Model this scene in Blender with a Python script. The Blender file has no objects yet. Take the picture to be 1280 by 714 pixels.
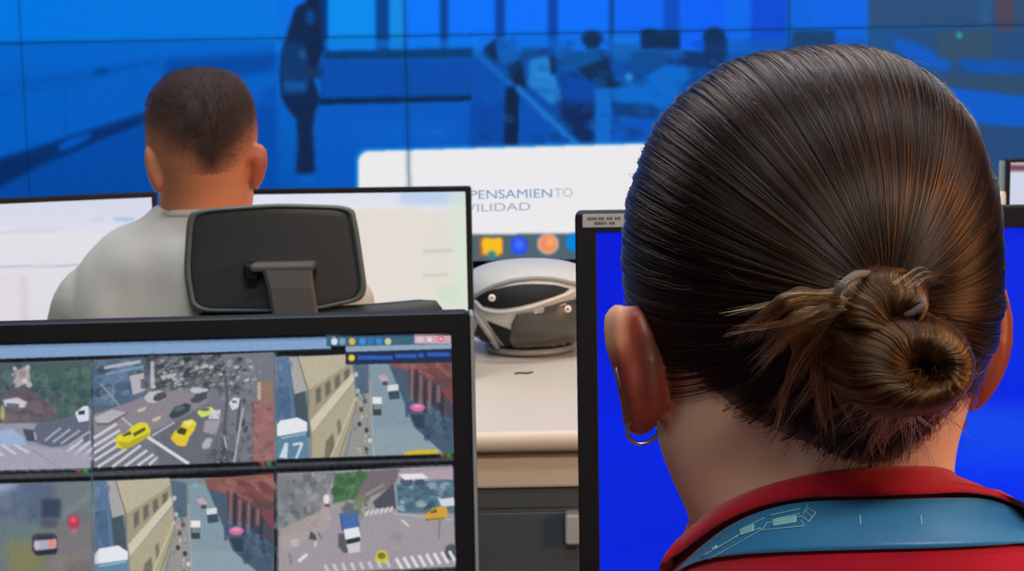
import bpy, bmesh, math, random
import numpy as np
from mathutils import Vector, Matrix
from mathutils.bvhtree import BVHTree

SC = bpy.context.scene
COL = SC.collection
RND = random.Random(7)
PI = math.pi

# ------------------------------------------------------------------ camera
F = 2000.0                                   # focal length in pixels of the 1280x714 frame
PITCH, ROLL = math.radians(7.1), math.radians(-1.03)
CAM = Vector((0, 0, 1.23))
CM = Matrix.Rotation(PI / 2 - PITCH, 3, 'X') @ Matrix.Rotation(ROLL, 3, 'Z')
CMI = CM.inverted()

def ray(px, py):
    return CM @ Vector(((px - 640) / F, -(py - 357) / F, -1.0))

def P(px, py, Y):
    """point of the place that lies on the sight line of a pixel at distance Y"""
    d = ray(px, py)
    return CAM + d * (Y / d.y)

def proj(p):
    v = CMI @ (Vector(p) - CAM)
    return 640 + F * v.x / -v.z, 357 - F * v.y / -v.z

cam_data = bpy.data.cameras.new('camera')
cam = bpy.data.objects.new('camera', cam_data)
COL.objects.link(cam)
cam.location = CAM
cam.rotation_euler = CM.to_euler()
cam_data.sensor_width = 36
cam_data.lens = F / 1280 * 36
cam_data.clip_start = 0.02
cam_data.dof.use_dof = True
cam_data.dof.focus_distance = 0.72
cam_data.dof.aperture_fstop = 48
SC.camera = cam

# ------------------------------------------------------------------ materials
def lin(c):
    return tuple((v / 255 / 12.92) if v / 255 <= 0.04045 else ((v / 255 + 0.055) / 1.055) ** 2.4 for v in c)

def pmat(name, rgb, rough=0.5, metal=0.0, spec=0.5, var=0.12, scale=40, bump=0.0, bscale=200, sss=0.0,
         sheen=0.0, coat=0.0, alpha=1.0, trans=0.0, stretch=None):
    m = bpy.data.materials.new(name)
    m.use_nodes = True
    nt = m.node_tree
    b = nt.nodes['Principled BSDF']
    c = lin(rgb)
    tc = nt.nodes.new('ShaderNodeTexCoord')
    src = tc.outputs['Object']
    if stretch:
        mp = nt.nodes.new('ShaderNodeMapping')
        mp.inputs['Scale'].default_value = stretch
        nt.links.new(src, mp.inputs['Vector'])
        src = mp.outputs['Vector']
    n = nt.nodes.new('ShaderNodeTexNoise')
    n.inputs['Scale'].default_value = scale
    n.inputs['Detail'].default_value = 4
    nt.links.new(src, n.inputs['Vector'])
    r = nt.nodes.new('ShaderNodeValToRGB')
    r.color_ramp.elements[0].position = 0.3
    r.color_ramp.elements[1].position = 0.7
    r.color_ramp.elements[0].color = (*[v * (1 - var) for v in c], 1)
    r.color_ramp.elements[1].color = (*[min(1, v * (1 + var)) for v in c], 1)
    nt.links.new(n.outputs['Fac'], r.inputs['Fac'])
    nt.links.new(r.outputs['Color'], b.inputs['Base Color'])
    b.inputs['Roughness'].default_value = rough
    b.inputs['Metallic'].default_value = metal
    b.inputs['Specular IOR Level'].default_value = spec
    b.inputs['Sheen Weight'].default_value = sheen
    b.inputs['Coat Weight'].default_value = coat
    b.inputs['Alpha'].default_value = alpha
    b.inputs['Transmission Weight'].default_value = trans
    if sss:
        b.inputs['Subsurface Weight'].default_value = sss
        b.inputs['Subsurface Radius'].default_value = (1.0, 0.35, 0.2)
        b.inputs['Subsurface Scale'].default_value = 0.006
    if bump:
        n2 = nt.nodes.new('ShaderNodeTexNoise')
        n2.inputs['Scale'].default_value = bscale
        n2.inputs['Detail'].default_value = 3
        nt.links.new(src, n2.inputs['Vector'])
        bp = nt.nodes.new('ShaderNodeBump')
        bp.inputs['Strength'].default_value = bump
        bp.inputs['Distance'].default_value = 0.002
        nt.links.new(n2.outputs['Fac'], bp.inputs['Height'])
        nt.links.new(bp.outputs['Normal'], b.inputs['Normal'])
    return m

def screen_mat(name, strength=1.0):
    """a lit display: the picture it shows is what it emits"""
    m = bpy.data.materials.new(name)
    m.use_nodes = True
    nt = m.node_tree
    b = nt.nodes['Principled BSDF']
    a = nt.nodes.new('ShaderNodeAttribute')
    a.attribute_name = 'picture'
    nt.links.new(a.outputs['Color'], b.inputs['Emission Color'])
    b.inputs['Emission Strength'].default_value = strength
    b.inputs['Base Color'].default_value = (0.002, 0.002, 0.002, 1)
    b.inputs['Roughness'].default_value = 0.45
    b.inputs['Specular IOR Level'].default_value = 0.1
    return m

def glow_mat(name, rgb, strength=1.0):
    m = bpy.data.materials.new(name)
    m.use_nodes = True
    b = m.node_tree.nodes['Principled BSDF']
    b.inputs['Base Color'].default_value = (0.002, 0.002, 0.002, 1)
    b.inputs['Emission Color'].default_value = (*lin(rgb), 1)
    b.inputs['Emission Strength'].default_value = strength
    b.inputs['Specular IOR Level'].default_value = 0.1
    return m

# ------------------------------------------------------------------ object helpers
def link(name, me, mat=None, parent=None, smooth=False, world=True):
    o = bpy.data.objects.new(name, me)
    COL.objects.link(o)
    if mat is not None:
        me.materials.append(mat)
    if smooth:
        me.polygons.foreach_set('use_smooth', [True] * len(me.polygons))
    if parent is not None:
        o.parent = parent
        if world:                             # vertices were given in world space
            o.matrix_parent_inverse = parent.matrix_world.inverted()
    return o

def obj(name, bm, mat=None, parent=None, smooth=False, world=True):
    me = bpy.data.meshes.new(name)
    bmesh.ops.recalc_face_normals(bm, faces=bm.faces[:])
    bm.to_mesh(me)
    bm.free()
    return link(name, me, mat, parent, smooth, world)

def thing(name, label, cat, loc=(0, 0, 0), mat4=None, group=None):
    o = bpy.data.objects.new(name, None)
    COL.objects.link(o)
    o.empty_display_size = 0.05
    if mat4 is not None:
        o.matrix_world = mat4
    else:
        o.matrix_world = Matrix.Translation(loc)
    o['label'] = label
    o['category'] = cat
    if group:
        o['group'] = group
    return o

def tag(o, label=None, cat=None, group=None, kind=None):
    if label: o['label'] = label
    if cat: o['category'] = cat
    if group: o['group'] = group
    if kind: o['kind'] = kind
    return o

def box(bm, x0, x1, y0, y1, z0, z1, bev=0.0, seg=2):
    b2 = bmesh.new()
    bmesh.ops.create_cube(b2, size=1)
    for v in b2.verts:
        v.co = Vector(((x0 + x1) / 2 + v.co.x * (x1 - x0), (y0 + y1) / 2 + v.co.y * (y1 - y0), (z0 + z1) / 2 + v.co.z * (z1 - z0)))
    if bev:
        bmesh.ops.bevel(b2, geom=b2.edges[:], offset=bev, segments=seg, affect='EDGES', profile=0.5)
    merge(bm, b2)
    return bm

def merge(bm, b2):
    me = bpy.data.meshes.new('tmp')
    b2.to_mesh(me)
    b2.free()
    bm.from_mesh(me)
    bpy.data.meshes.remove(me)

def loft(bm, rings, cap=True, closed=True):
    """rings: lists of equal length of points"""
    vs = [[bm.verts.new(p) for p in r] for r in rings]
    n = len(rings[0])
    for a, b in zip(vs[:-1], vs[1:]):
        for i in range(n if closed else n - 1):
            j = (i + 1) % n
            try:
                bm.faces.new((a[i], a[j], b[j], b[i]))
            except ValueError:
                pass
    if cap and closed:
        bm.faces.new(vs[0])
        bm.faces.new(vs[-1])
    return vs

def frame_of(d):
    d = d.normalized()
    u = d.orthogonal().normalized()
    return u, d.cross(u)

def tube(bm, pts, rad, seg=10, cap=True, closed=False):
    pts = [Vector(p) for p in pts]
    n = len(pts)
    if not hasattr(rad, '__len__'):
        rad = [rad] * n
    rings = []
    u = None
    for i, p in enumerate(pts):
        if closed:
            d = pts[(i + 1) % n] - pts[i - 1]
        else:
            d = pts[min(i + 1, n - 1)] - pts[max(i - 1, 0)]
        d.normalize()
        if u is None:
            u = d.orthogonal().normalized()
        u = (u - d * u.dot(d)).normalized()
        w = d.cross(u)
        rings.append([p + (u * math.cos(2 * PI * k / seg) + w * math.sin(2 * PI * k / seg)) * rad[i] for k in range(seg)])
    if closed:
        rings.append(rings[0])
        vs = loft(bm, rings, cap=False)
        bmesh.ops.remove_doubles(bm, verts=vs[0] + vs[-1], dist=1e-7)
    else:
        loft(bm, rings, cap=cap)
    return bm

def ball(bm, c, r, u=20, v=12, mat3=None):
    b2 = bmesh.new()
    bmesh.ops.create_uvsphere(b2, u_segments=u, v_segments=v, radius=1)
    rr = Vector(r) if hasattr(r, '__len__') else Vector((r, r, r))
    for q in b2.verts:
        w = Vector((q.co.x * rr.x, q.co.y * rr.y, q.co.z * rr.z))
        if mat3: w = mat3 @ w
        q.co = Vector(c) + w
    merge(bm, b2)

def limb(bm, a, b, ra, rb, seg=16):
    a, b = Vector(a), Vector(b)
    tube(bm, [a.lerp(b, t) for t in (0, .25, .5, .75, 1)], [ra + (rb - ra) * t for t in (0, .25, .5, .75, 1)], seg)
    ball(bm, a, ra, 16, 10)
    ball(bm, b, rb, 16, 10)

def remeshed(bm, voxel, smooth=4, factor=0.5):
    me = bpy.data.meshes.new('tmp')
    bmesh.ops.recalc_face_normals(bm, faces=bm.faces[:])
    bm.to_mesh(me)
    bm.free()
    o = bpy.data.objects.new('tmp', me)
    COL.objects.link(o)
    md = o.modifiers.new('r', 'REMESH')
    md.mode = 'VOXEL'
    md.voxel_size = voxel
    if smooth:
        sm = o.modifiers.new('s', 'SMOOTH')
        sm.factor = factor
        sm.iterations = smooth
    dg = bpy.context.evaluated_depsgraph_get()
    dg.update()
    out = bpy.data.meshes.new_from_object(o.evaluated_get(dg))
    bpy.data.objects.remove(o)
    bpy.data.meshes.remove(me)
    return out

def catmull(pts, n):
    pts = [Vector(p) for p in pts]
    q = [pts[0] * 2 - pts[1]] + pts + [pts[-1] * 2 - pts[-2]]
    out = []
    m = len(pts) - 1
    for k in range(n):
        t = k / (n - 1) * m
        i = min(int(t), m - 1)
        f = t - i
        a, b, c, d = q[i:i + 4]
        out.append(0.5 * ((2 * b) + (c - a) * f + (2 * a - 5 * b + 4 * c - d) * f * f + (3 * b - a - 3 * c + d) * f ** 3))
    return out

def interp(table, x):
    """piecewise-linear (smoothed) interpolation of a table of (key, values...)"""
    ks = [t[0] for t in table]
    return [float(np.interp(x, ks, [t[i] for t in table])) for i in range(1, len(table[0]))]

def plane_hit(px, py, p0, nrm):
    d = ray(px, py)
    return CAM + d * ((p0 - CAM).dot(nrm) / d.dot(nrm))

# ------------------------------------------------------------------ painter for what the displays show
class Canvas:
    def __init__(s, x0, y0, x1, y1, k=2, bg=(0, 0, 0)):
        s.x0, s.y0, s.k = x0, y0, k
        s.w, s.h = int((x1 - x0) * k), int((y1 - y0) * k)
        s.a = np.zeros((s.h, s.w, 3), np.float32)
        s.a[:] = bg
        s.X, s.Y = np.meshgrid((np.arange(s.w) + .5) / k + x0, (np.arange(s.h) + .5) / k + y0)

    def _win(s, xa, ya, xb, yb):
        k = s.k
        return (slice(max(0, int((ya - s.y0) * k)), min(s.h, int((yb - s.y0) * k) + 1)),
                slice(max(0, int((xa - s.x0) * k)), min(s.w, int((xb - s.x0) * k) + 1)))

    def _soft(s, m, blur):
        r = int(round(blur * s.k / 2))
        for _ in range(2):
            if r < 1: break
            for ax in (0, 1):
                n = m.shape[ax]
                pad = [(0, 0), (0, 0)]
                pad[ax] = (r + 1, r)
                c = np.cumsum(np.pad(m, pad, mode='edge'), axis=ax)
                m = (c[2 * r + 1:] - c[:n]) / (2 * r + 1) if ax == 0 else (c[:, 2 * r + 1:] - c[:, :n]) / (2 * r + 1)
        return m

    def _put(s, sl, m, col, al):
        m = (m * al)[..., None]
        s.a[sl] = s.a[sl] * (1 - m) + np.array(col, np.float32) * m

    def poly(s, pts, col, al=1.0, blur=0.8):
        xs, ys = [p[0] for p in pts], [p[1] for p in pts]
        b = blur * 2 + 1
        sl = s._win(min(xs) - b, min(ys) - b, max(xs) + b, max(ys) + b)
        X, Y = s.X[sl], s.Y[sl]
        if X.size == 0: return
        ins = np.zeros(X.shape, bool)
        n = len(pts)
        for i in range(n):
            (xa, ya), (xb, yb) = pts[i], pts[(i + 1) % n]
            if ya == yb: continue
            c = ((ya > Y) != (yb > Y)) & (X < (xb - xa) * (Y - ya) / (yb - ya) + xa)
            ins ^= c
        s._put(sl, s._soft(ins.astype(np.float32), blur), col, al)

    def rect(s, xa, ya, xb, yb, col, al=1.0, blur=0.8):
        s.poly([(xa, ya), (xb, ya), (xb, yb), (xa, yb)], col, al, blur)

    def oval(s, cx, cy, rx, ry, col, al=1.0, blur=0.8, rot=0):
        c, d = math.cos(rot), math.sin(rot)
        s.poly([(cx + rx * math.cos(t) * c - ry * math.sin(t) * d, cy + rx * math.cos(t) * d + ry * math.sin(t) * c)
                for t in np.linspace(0, 2 * PI, 25)[:-1]], col, al, blur)

    def line(s, pts, w, col, al=1.0, blur=0.8):
        for (xa, ya), (xb, yb) in zip(pts[:-1], pts[1:]):
            L = math.hypot(xb - xa, yb - ya) or 1
            nx, ny = -(yb - ya) / L * w / 2, (xb - xa) / L * w / 2
            s.poly([(xa + nx, ya + ny), (xb + nx, yb + ny), (xb - nx, yb - ny), (xa - nx, ya - ny)], col, al, blur)

    def grad(s, xa, ya, xb, yb, ca, cb, vertical=True):
        sl = s._win(xa, ya, xb, yb)
        t = ((s.Y[sl] - ya) / (yb - ya)) if vertical else ((s.X[sl] - xa) / (xb - xa))
        t = np.clip(t, 0, 1)[..., None]
        s.a[sl] = np.array(ca, np.float32) * (1 - t) + np.array(cb, np.float32) * t

    def blotch(s, xa, ya, xb, yb, cols, n, size, seed, al=0.7, asp=1.0, rot=0.0, blur=0.8):
        r = random.Random(seed)
        for _ in range(n):
            q = size * r.uniform(.5, 1.4)
            s.oval(r.uniform(xa, xb), r.uniform(ya, yb), q * asp, q, r.choice(cols), al * r.uniform(.5, 1), blur, rot + r.uniform(-.3, .3))

    def grain(s, amp, seed):
        g = np.random.default_rng(seed).normal(0, amp, (s.h // 2 + 1, s.w // 2 + 1, 1)).astype(np.float32)
        g = np.repeat(np.repeat(g, 2, 0), 2, 1)[:s.h, :s.w]
        s.a = np.clip(s.a + g, 0, 255)

    def sample(s, px, py):
        fx = np.clip((px - s.x0) * s.k - .5, 0, s.w - 1.001)
        fy = np.clip((py - s.y0) * s.k - .5, 0, s.h - 1.001)
        ix, iy = fx.astype(int), fy.astype(int)
        tx, ty = (fx - ix)[..., None], (fy - iy)[..., None]
        a = s.a
        return ((a[iy, ix] * (1 - tx) + a[iy, ix + 1] * tx) * (1 - ty) + (a[iy + 1, ix] * (1 - tx) + a[iy + 1, ix + 1] * tx) * ty)

def picture(name, corners, canvas, step, mat, parent):
    """a flat lit picture on a display; corners in the place TL,TR,BR,BL; step = size of a picture cell in frame pixels"""
    tl, tr, br, bl = [Vector(c) for c in corners]
    a, b, d = proj(tl), proj(tr), proj(bl)
    nx = max(2, int(math.hypot(b[0] - a[0], b[1] - a[1]) / step))
    ny = max(2, int(math.hypot(d[0] - a[0], d[1] - a[1]) / step))
    u, v = np.meshgrid(np.linspace(0, 1, nx + 1), np.linspace(0, 1, ny + 1))
    co = (np.array(tl)[None, None] * ((1 - u) * (1 - v))[..., None] + np.array(tr) * (u * (1 - v))[..., None]
          + np.array(br) * (u * v)[..., None] + np.array(bl) * ((1 - u) * v)[..., None])
    q = (co.reshape(-1, 3) - np.array(CAM)) @ np.array(CMI).T
    px, py = 640 + F * q[:, 0] / -q[:, 2], 357 - F * q[:, 1] / -q[:, 2]
    rgb = np.clip(canvas.sample(px, py), 0, 255) / 255
    rgb = np.where(rgb <= 0.04045, rgb / 12.92, ((rgb + 0.055) / 1.055) ** 2.4)
    i = np.arange((nx + 1) * (ny + 1)).reshape(ny + 1, nx + 1)
    f = np.stack([i[:-1, :-1], i[1:, :-1], i[1:, 1:], i[:-1, 1:]], -1).reshape(-1, 4)
    me = bpy.data.meshes.new(name)
    me.vertices.add(len(q))
    me.vertices.foreach_set('co', co.reshape(-1).astype(np.float32))
    me.loops.add(f.size)
    me.loops.foreach_set('vertex_index', f.reshape(-1).astype(np.int32))
    me.polygons.add(len(f))
    me.polygons.foreach_set('loop_start', (np.arange(len(f)) * 4).astype(np.int32))
    me.update(calc_edges=True)
    at = me.color_attributes.new('picture', 'FLOAT_COLOR', 'POINT')
    at.data.foreach_set('color', np.concatenate([rgb, np.ones((len(rgb), 1))], 1).reshape(-1).astype(np.float32))
    return link(name, me, mat, parent)
# ------------------------------------------------------------------ materials of the place
M_blackplastic = pmat('black_plastic', (15, 18, 23), 0.5, var=.06, spec=.3)
M_darkgrey = pmat('dark_grey_plastic', (52, 58, 60), 0.5, var=.08)
M_panel = pmat('panel_edge_black', (10, 22, 38), 0.5)
M_wall = pmat('painted_wall', (110, 122, 132), 0.85, var=.04, scale=3, bump=.1, bscale=120)
M_backwall = pmat('slate_blue_wall', (62, 82, 100), 0.85, var=.06, scale=3, bump=.1, bscale=120)
M_floor = pmat('grey_carpet_tile', (70, 72, 78), 0.95, var=.25, scale=300, bump=.4, bscale=500)
M_ceil = pmat('ceiling_tile', (205, 205, 200), 0.9, var=.05, scale=60, bump=.2)
M_beige = pmat('beige_laminate', (214, 203, 186), 0.42, var=.03, scale=12, stretch=(1, 12, 12))
M_frontdesk = pmat('grey_laminate', (120, 118, 114), 0.5, var=.05, scale=15, stretch=(1, 12, 12))
M_cab = pmat('charcoal_metal', (74, 86, 94), 0.5, var=.05)
M_seam = pmat('pale_metal_edge', (130, 135, 138), 0.35, metal=.6)
M_strip = pmat('pale_grey_plastic', (150, 156, 156), .5, var=.04)
M_screen = screen_mat('display_picture')
M_steel = pmat('brushed_steel', (170, 170, 172), 0.3, metal=1)

# ------------------------------------------------------------------ room shell
def slab(name, x0, x1, y0, y1, z0, z1, mat):
    bm = bmesh.new()
    box(bm, x0, x1, y0, y1, z0, z1)
    return tag(obj(name, bm, mat), kind='structure')

RX0, RX1, RY0, RY1, RZ = -3.4, 3.4, -2.2, 5.3, 2.8
slab('floor', RX0 - .1, RX1 + .1, RY0 - .1, RY1 + .1, -.1, 0, M_floor)
slab('ceiling', RX0 - .1, RX1 + .1, RY0 - .1, RY1 + .1, RZ, RZ + .1, M_ceil)
slab('wall_back', RX0 - .1, RX1 + .1, RY1, RY1 + .1, 0, RZ, M_backwall)
slab('wall_front', RX0 - .1, RX1 + .1, RY0 - .1, RY0, 0, RZ, M_wall)
slab('wall_left', RX0 - .1, RX0, RY0, RY1, 0, RZ, M_wall)
slab('wall_right', RX1, RX1 + .1, RY0, RY1, 0, RZ, M_wall)
slab('baseboard_back', RX0, RX1, RY1 - .015, RY1, 0, .09, M_cab)

# ------------------------------------------------------------------ video wall picture
def paint_wall():
    c = Canvas(-500, -330, 1600, 345, 1)
    c.grad(-500, -330, 1600, 60, (0, 130, 238), (0, 118, 226))
    c.grad(-500, 55, 1600, 345, (0, 108, 212), (0, 66, 155))
    # left wall of the pictured room
    c.grad(-500, -330, 345, 52, (0, 122, 232), (0, 116, 222))
    c.grad(-500, 52, 345, 200, (0, 100, 205), (0, 88, 188))
    c.poly([(-60, 95), (150, 78), (345, 60), (345, 100), (-60, 260)], (0, 92, 192), .8, 14)
    c.poly([(205, 75), (345, 66), (345, 88), (250, 104), (205, 108)], (0, 66, 150), .75, 8)
    c.line([(20, 106), (120, 92), (200, 76)], 7, (0, 78, 170), .55, 5)
    c.oval(127, 90, 10, 5, (0, 62, 140), .7, 4, -.3)
    c.line([(-30, 122), (100, 104)], 4, (0, 80, 172), .5, 4)
    c.line([(82, 100), (82, 190)], 2, (0, 74, 165), .5, 3)
    c.line([(168, 75), (168, 140)], 2, (0, 74, 165), .45, 3)
    c.poly([(-200, 255), (0, 198), (95, 168), (190, 138), (190, 152), (120, 180), (40, 216), (-200, 330)], (4, 44, 108), .95, 6)
    c.poly([(-200, 330), (40, 212), (190, 152), (345, 130), (345, 345), (-200, 345)], (0, 68, 158), .8, 10)
    c.poly([(-200, 255), (-20, 205), (70, 190), (20, 222), (-30, 250), (-200, 330)], (4, 40, 92), .7, 8)
    c.poly([(72, 183), (84, 174), (112, 166), (116, 170), (96, 182), (76, 189)], (0, 84, 190), .95, 3)
    c.line([(190, 152), (345, 112)], 3, (0, 78, 170), .6, 4)
    c.poly([(345, 100), (345, 240), (180, 240), (300, 150)], (0, 74, 172), .6, 8)
    # window band
    c.rect(345, -330, 1600, 62, (0, 112, 238), 1, 2)
    c.rect(345, -330, 360, 62, (0, 112, 220), 1, 5)
    for xa, xb, col in ((410, 470, (0, 138, 238)), (486, 506, (14, 138, 228)), (508, 550, (0, 118, 250)), (561, 618, (0, 114, 252)),
                        (632, 684, (0, 112, 250)), (699, 762, (0, 110, 250)), (768, 828, (0, 102, 244)), (852, 908, (0, 96, 246)),
                        (908, 936, (0, 104, 238)), (938, 984, (0, 74, 212)), (986, 1020, (4, 98, 222)), (1020, 1084, (2, 100, 230))):
        c.rect(xa, -330, xb, 62, col, 1, 3)
    for xa, xb, col in ((386, 409, (0, 46, 104)), (470, 486, (0, 58, 128)), (550, 560, (0, 60, 140)), (619, 631, (0, 58, 150)),
                        (685, 697, (0, 60, 160)), (762, 767, (0, 48, 120)), (829, 850, (0, 72, 190)), (984, 987, (4, 70, 150))):
        c.rect(xa, -330, xb, 64, col, .92, 3)
    c.rect(405, 50, 600, 61, (0, 116, 214), .6, 4)
    c.poly([(404, 64), (592, 60), (592, 73), (404, 76)], (0, 56, 108), .92, 4)
    c.poly([(400, 76), (592, 73), (592, 120), (400, 124)], (0, 74, 168), .95, 3)
    c.poly([(398, 123), (598, 119), (598, 127), (398, 132)], (0, 34, 72), .95, 3)
    c.poly([(396, 132), (640, 126), (640, 300), (396, 300)], (0, 86, 192), .8, 4)
    c.oval(500, 165, 70, 14, (0, 98, 206), .5, 14)
    c.oval(548, 165, 6, 2, (20, 120, 220), .5, 3)
    c.rect(590, 66, 1100, 345, (0, 72, 160), .9, 4)
    # desk fronts
    c.poly([(590, 68), (640, 106), (634, 182), (590, 182)], (0, 76, 172), 1, 3)
    c.poly([(587, 130), (634, 130), (632, 190), (587, 190)], (0, 66, 158), .6, 8)
    c.line([(592, 64), (641, 107)], 7, (10, 100, 190), .95, 3)
    c.poly([(632, 108), (650, 110), (648, 182), (630, 182)], (6, 32, 66), .95, 3)
    c.poly([(650, 116), (722, 182), (648, 182)], (0, 78, 178), 1, 2)
    # sitting people
    c.rect(600, 46, 790, 62, (0, 104, 206), .55, 5)
    c.poly([(603, 62), (620, 48), (622, 78), (612, 72)], (8, 36, 70), .9, 3)
    c.poly([(620, 54), (632, 48), (650, 62), (648, 80), (628, 80)], (6, 92, 180), .9, 4)
    c.poly([(634, 80), (652, 76), (658, 112), (642, 104)], (8, 34, 66), .95, 3)
    c.rect(652, 60, 692, 76, (4, 70, 140), .8, 5)
    c.poly([(662, 74), (685, 70), (694, 96), (703, 126), (688, 130), (660, 106)], (30, 126, 206), .95, 4)
    c.line([(670, 92), (694, 96)], 3, (60, 150, 220), .6, 3)
    c.line([(668, 112), (700, 116)], 3, (20, 96, 176), .8, 3)
    c.poly([(688, 70), (694, 70), (696, 92), (688, 94)], (6, 40, 76), .9, 3)
    c.poly([(700, 60), (714, 58), (722, 84), (704, 92)], (8, 84, 170), .9, 4)
    c.oval(714, 98, 12, 7, (6, 40, 84), .9, 4)
    c.oval(740, 48, 13, 10, (6, 40, 78), .95, 3)
    c.rect(733, 50, 748, 62, (6, 44, 88), .9, 3)
    c.poly([(712, 66), (752, 60), (760, 76), (752, 84), (712, 84)], (4, 82, 152), .95, 4)
    c.poly([(722, 86), (760, 72), (768, 100), (790, 110), (780, 114), (738, 106)], (8, 42, 82), .95, 4)
    c.poly([(702, 88), (744, 104), (744, 182), (716, 182), (704, 140)], (0, 68, 164), .98, 4)
    c.poly([(700, 128), (744, 130), (744, 182), (728, 182), (702, 152)], (10, 36, 84), .9, 8)
    c.poly([(744, 110), (764, 110), (764, 182), (744, 182)], (8, 108, 206), .9, 4)
    c.rect(764, 54, 800, 76, (6, 96, 176), .85, 6)
    c.rect(766, 44, 798, 54, (14, 122, 214), .6, 5)
    c.rect(801, 38, 850, 62, (8, 42, 82), .96, 3)
    c.oval(812, 40, 9, 4, (8, 36, 66), .9, 3)
    c.poly([(788, 66), (826, 60), (836, 76), (806, 92), (786, 90)], (4, 74, 146), .95, 4)
    c.oval(786, 97, 5, 5, (60, 150, 220), .9, 3)
    c.poly([(764, 112), (800, 100), (832, 82), (870, 84), (840, 130), (810, 148), (772, 138)], (0, 104, 204), .96, 5)
    c.poly([(764, 128), (812, 130), (826, 136), (814, 150), (770, 145)], (4, 52, 110), .8, 5)
    c.poly([(768, 146), (830, 150), (800, 182), (766, 182)], (0, 84, 192), .95, 4)
    c.poly([(852, 64), (904, 66), (908, 90), (870, 84), (846, 80)], (8, 50, 104), .95, 5)
    c.oval(893, 46, 14, 12, (8, 42, 80), .95, 3)
    c.rect(880, 48, 910, 72, (10, 48, 96), .9, 4)
    c.oval(842, 68, 14, 6, (14, 92, 176), .8, 5)
    c.poly([(910, 50), (1084, 44), (1084, 66), (910, 90)], (6, 86, 176), .7, 8)
    c.rect(990, 38, 1044, 60, (18, 62, 104), .9, 3)
    c.line([(646, 109), (724, 184)], 9, (10, 96, 184), .9, 3)
    c.line([(588, 40), (588, 46)], 2, (0, 60, 120), .4)
    c.blotch(606, 50, 900, 180, [(10, 52, 104), (12, 96, 180), (6, 70, 150), (30, 126, 206), (8, 40, 84)], 120, 5, 17, .32, 1.5, .3, 2)
    c.line([(646, 109), (724, 184)], 5, (26, 118, 204), .7, 2); c.rect(560, 184, 900, 345, (0, 72, 160), .0, 2)
    # far right, dimmer part of the pictured room
    c.rect(1085, -330, 1600, 36, (40, 78, 122), 1, 3)
    c.rect(1085, 36, 1600, 345, (34, 76, 124), 1, 3)
    c.rect(1224, -330, 1240, 36, (38, 92, 146), .6, 4)
    c.rect(1244, -330, 1268, 40, (82, 66, 84), .8, 5)
    c.rect(1268, -330, 1600, 40, (48, 78, 112), .7, 5)
    c.poly([(1085, 36), (1120, 40), (1118, 66), (1085, 62)], (20, 84, 150), .7, 5)
    c.poly([(1120, 44), (1150, 56), (1188, 74), (1186, 90), (1150, 82), (1118, 62)], (2, 92, 204), .85, 6)
    c.rect(1172, 36, 1240, 74, (50, 80, 104), .85, 4)
    c.poly([(1196, 74), (1280, 76), (1280, 94), (1210, 92)], (6, 84, 186), .8, 6)
    c.oval(1199, 44, 4, 4, (40, 150, 180), .9, 2)
    c.poly([(1180, 108), (1290, 122), (1600, 140), (1600, 168), (1290, 164), (1200, 150)], (2, 92, 204), .95, 4)
    c.poly([(1180, 92), (1290, 96), (1600, 110), (1600, 138), (1290, 120), (1180, 106)], (46, 76, 108), .85, 4)
    c.poly([(1190, 156), (1600, 172), (1600, 345), (1190, 345)], (36, 74, 122), .95, 5)
    # standing presenter
    c.poly([(369, 9), (381, 3), (386, -8), (398, -8), (400, 20), (403, 66), (398, 84), (392, 98), (396, 112), (401, 124), (394, 140), (391, 160),
            (394, 214), (384, 218), (370, 217), (372, 180), (371, 150), (358, 134), (351, 120), (350, 92), (352, 66), (360, 38)], (14, 34, 72), .96, 3)
    c.poly([(353, 60), (364, 52), (382, 56), (388, 90), (384, 118), (354, 120), (351, 90)], (12, 62, 120), .75, 4)
    c.poly([(354, 101), (384, 102), (382, 114), (356, 114)], (12, 90, 170), .75, 3)
    c.oval(378, 68, 4, 5, (40, 100, 160), .7, 3)
    c.poly([(380, 84), (404, 84), (402, 98), (384, 98)], (18, 52, 96), .9, 3)
    c.oval(388, 22, 6, 10, (0, 90, 180), .6, 4)
    c.oval(384, 225, 10, 5, (0, 92, 196), .9, 3)
    # open white window with the dock under it
    w = []
    for cx, cy, a0 in ((462, 203, PI), (1176, 184, -PI / 2)):
        w += [(cx + 14 * math.cos(a0 + t), cy + 14 * math.sin(a0 + t)) for t in np.linspace(0, PI / 2, 8)]
    w += [(1190, 290), (448, 302)]
    c.poly([(x + (-3 if x < 700 else 3), y - 2.5) for x, y in w], (30, 150, 225), .9, 3)
    c.poly(w, (236, 233, 236), 1, 1.5)
    c.poly([(300, 296), (1190, 287), (1190, 345), (300, 345)], (80, 100, 112), 1, 1.5)
    c.rect(598, 297, 629, 321, (196, 98, 30), .5, 2)
    c.poly([(602, 300), (606, 297), (616, 298), (626, 297), (628, 301), (628, 316), (621, 320), (603, 318)], (250, 188, 40), 1, 2)
    c.poly([(609, 316), (615, 313), (621, 317), (616, 325), (611, 323)], (44, 134, 152), .9, 2)
    c.oval(649, 307, 11, 12, (40, 80, 236), 1, 2)
    c.oval(649, 306, 6, 7, (70, 116, 250), .9, 3)
    c.oval(685, 305, 13.5, 13, (226, 190, 180), .9, 2)
    c.oval(685, 305, 11, 11, (240, 140, 96), 1, 2)
    c.oval(688, 303, 5, 5, (250, 180, 120), .8, 3)
    c.oval(719, 303, 12, 12, (0, 132, 226), 1, 2)
    c.oval(752, 302, 11, 11, (40, 150, 90), 1, 2)
    # the displays dim towards their edges, where two of them meet
    return c

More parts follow.
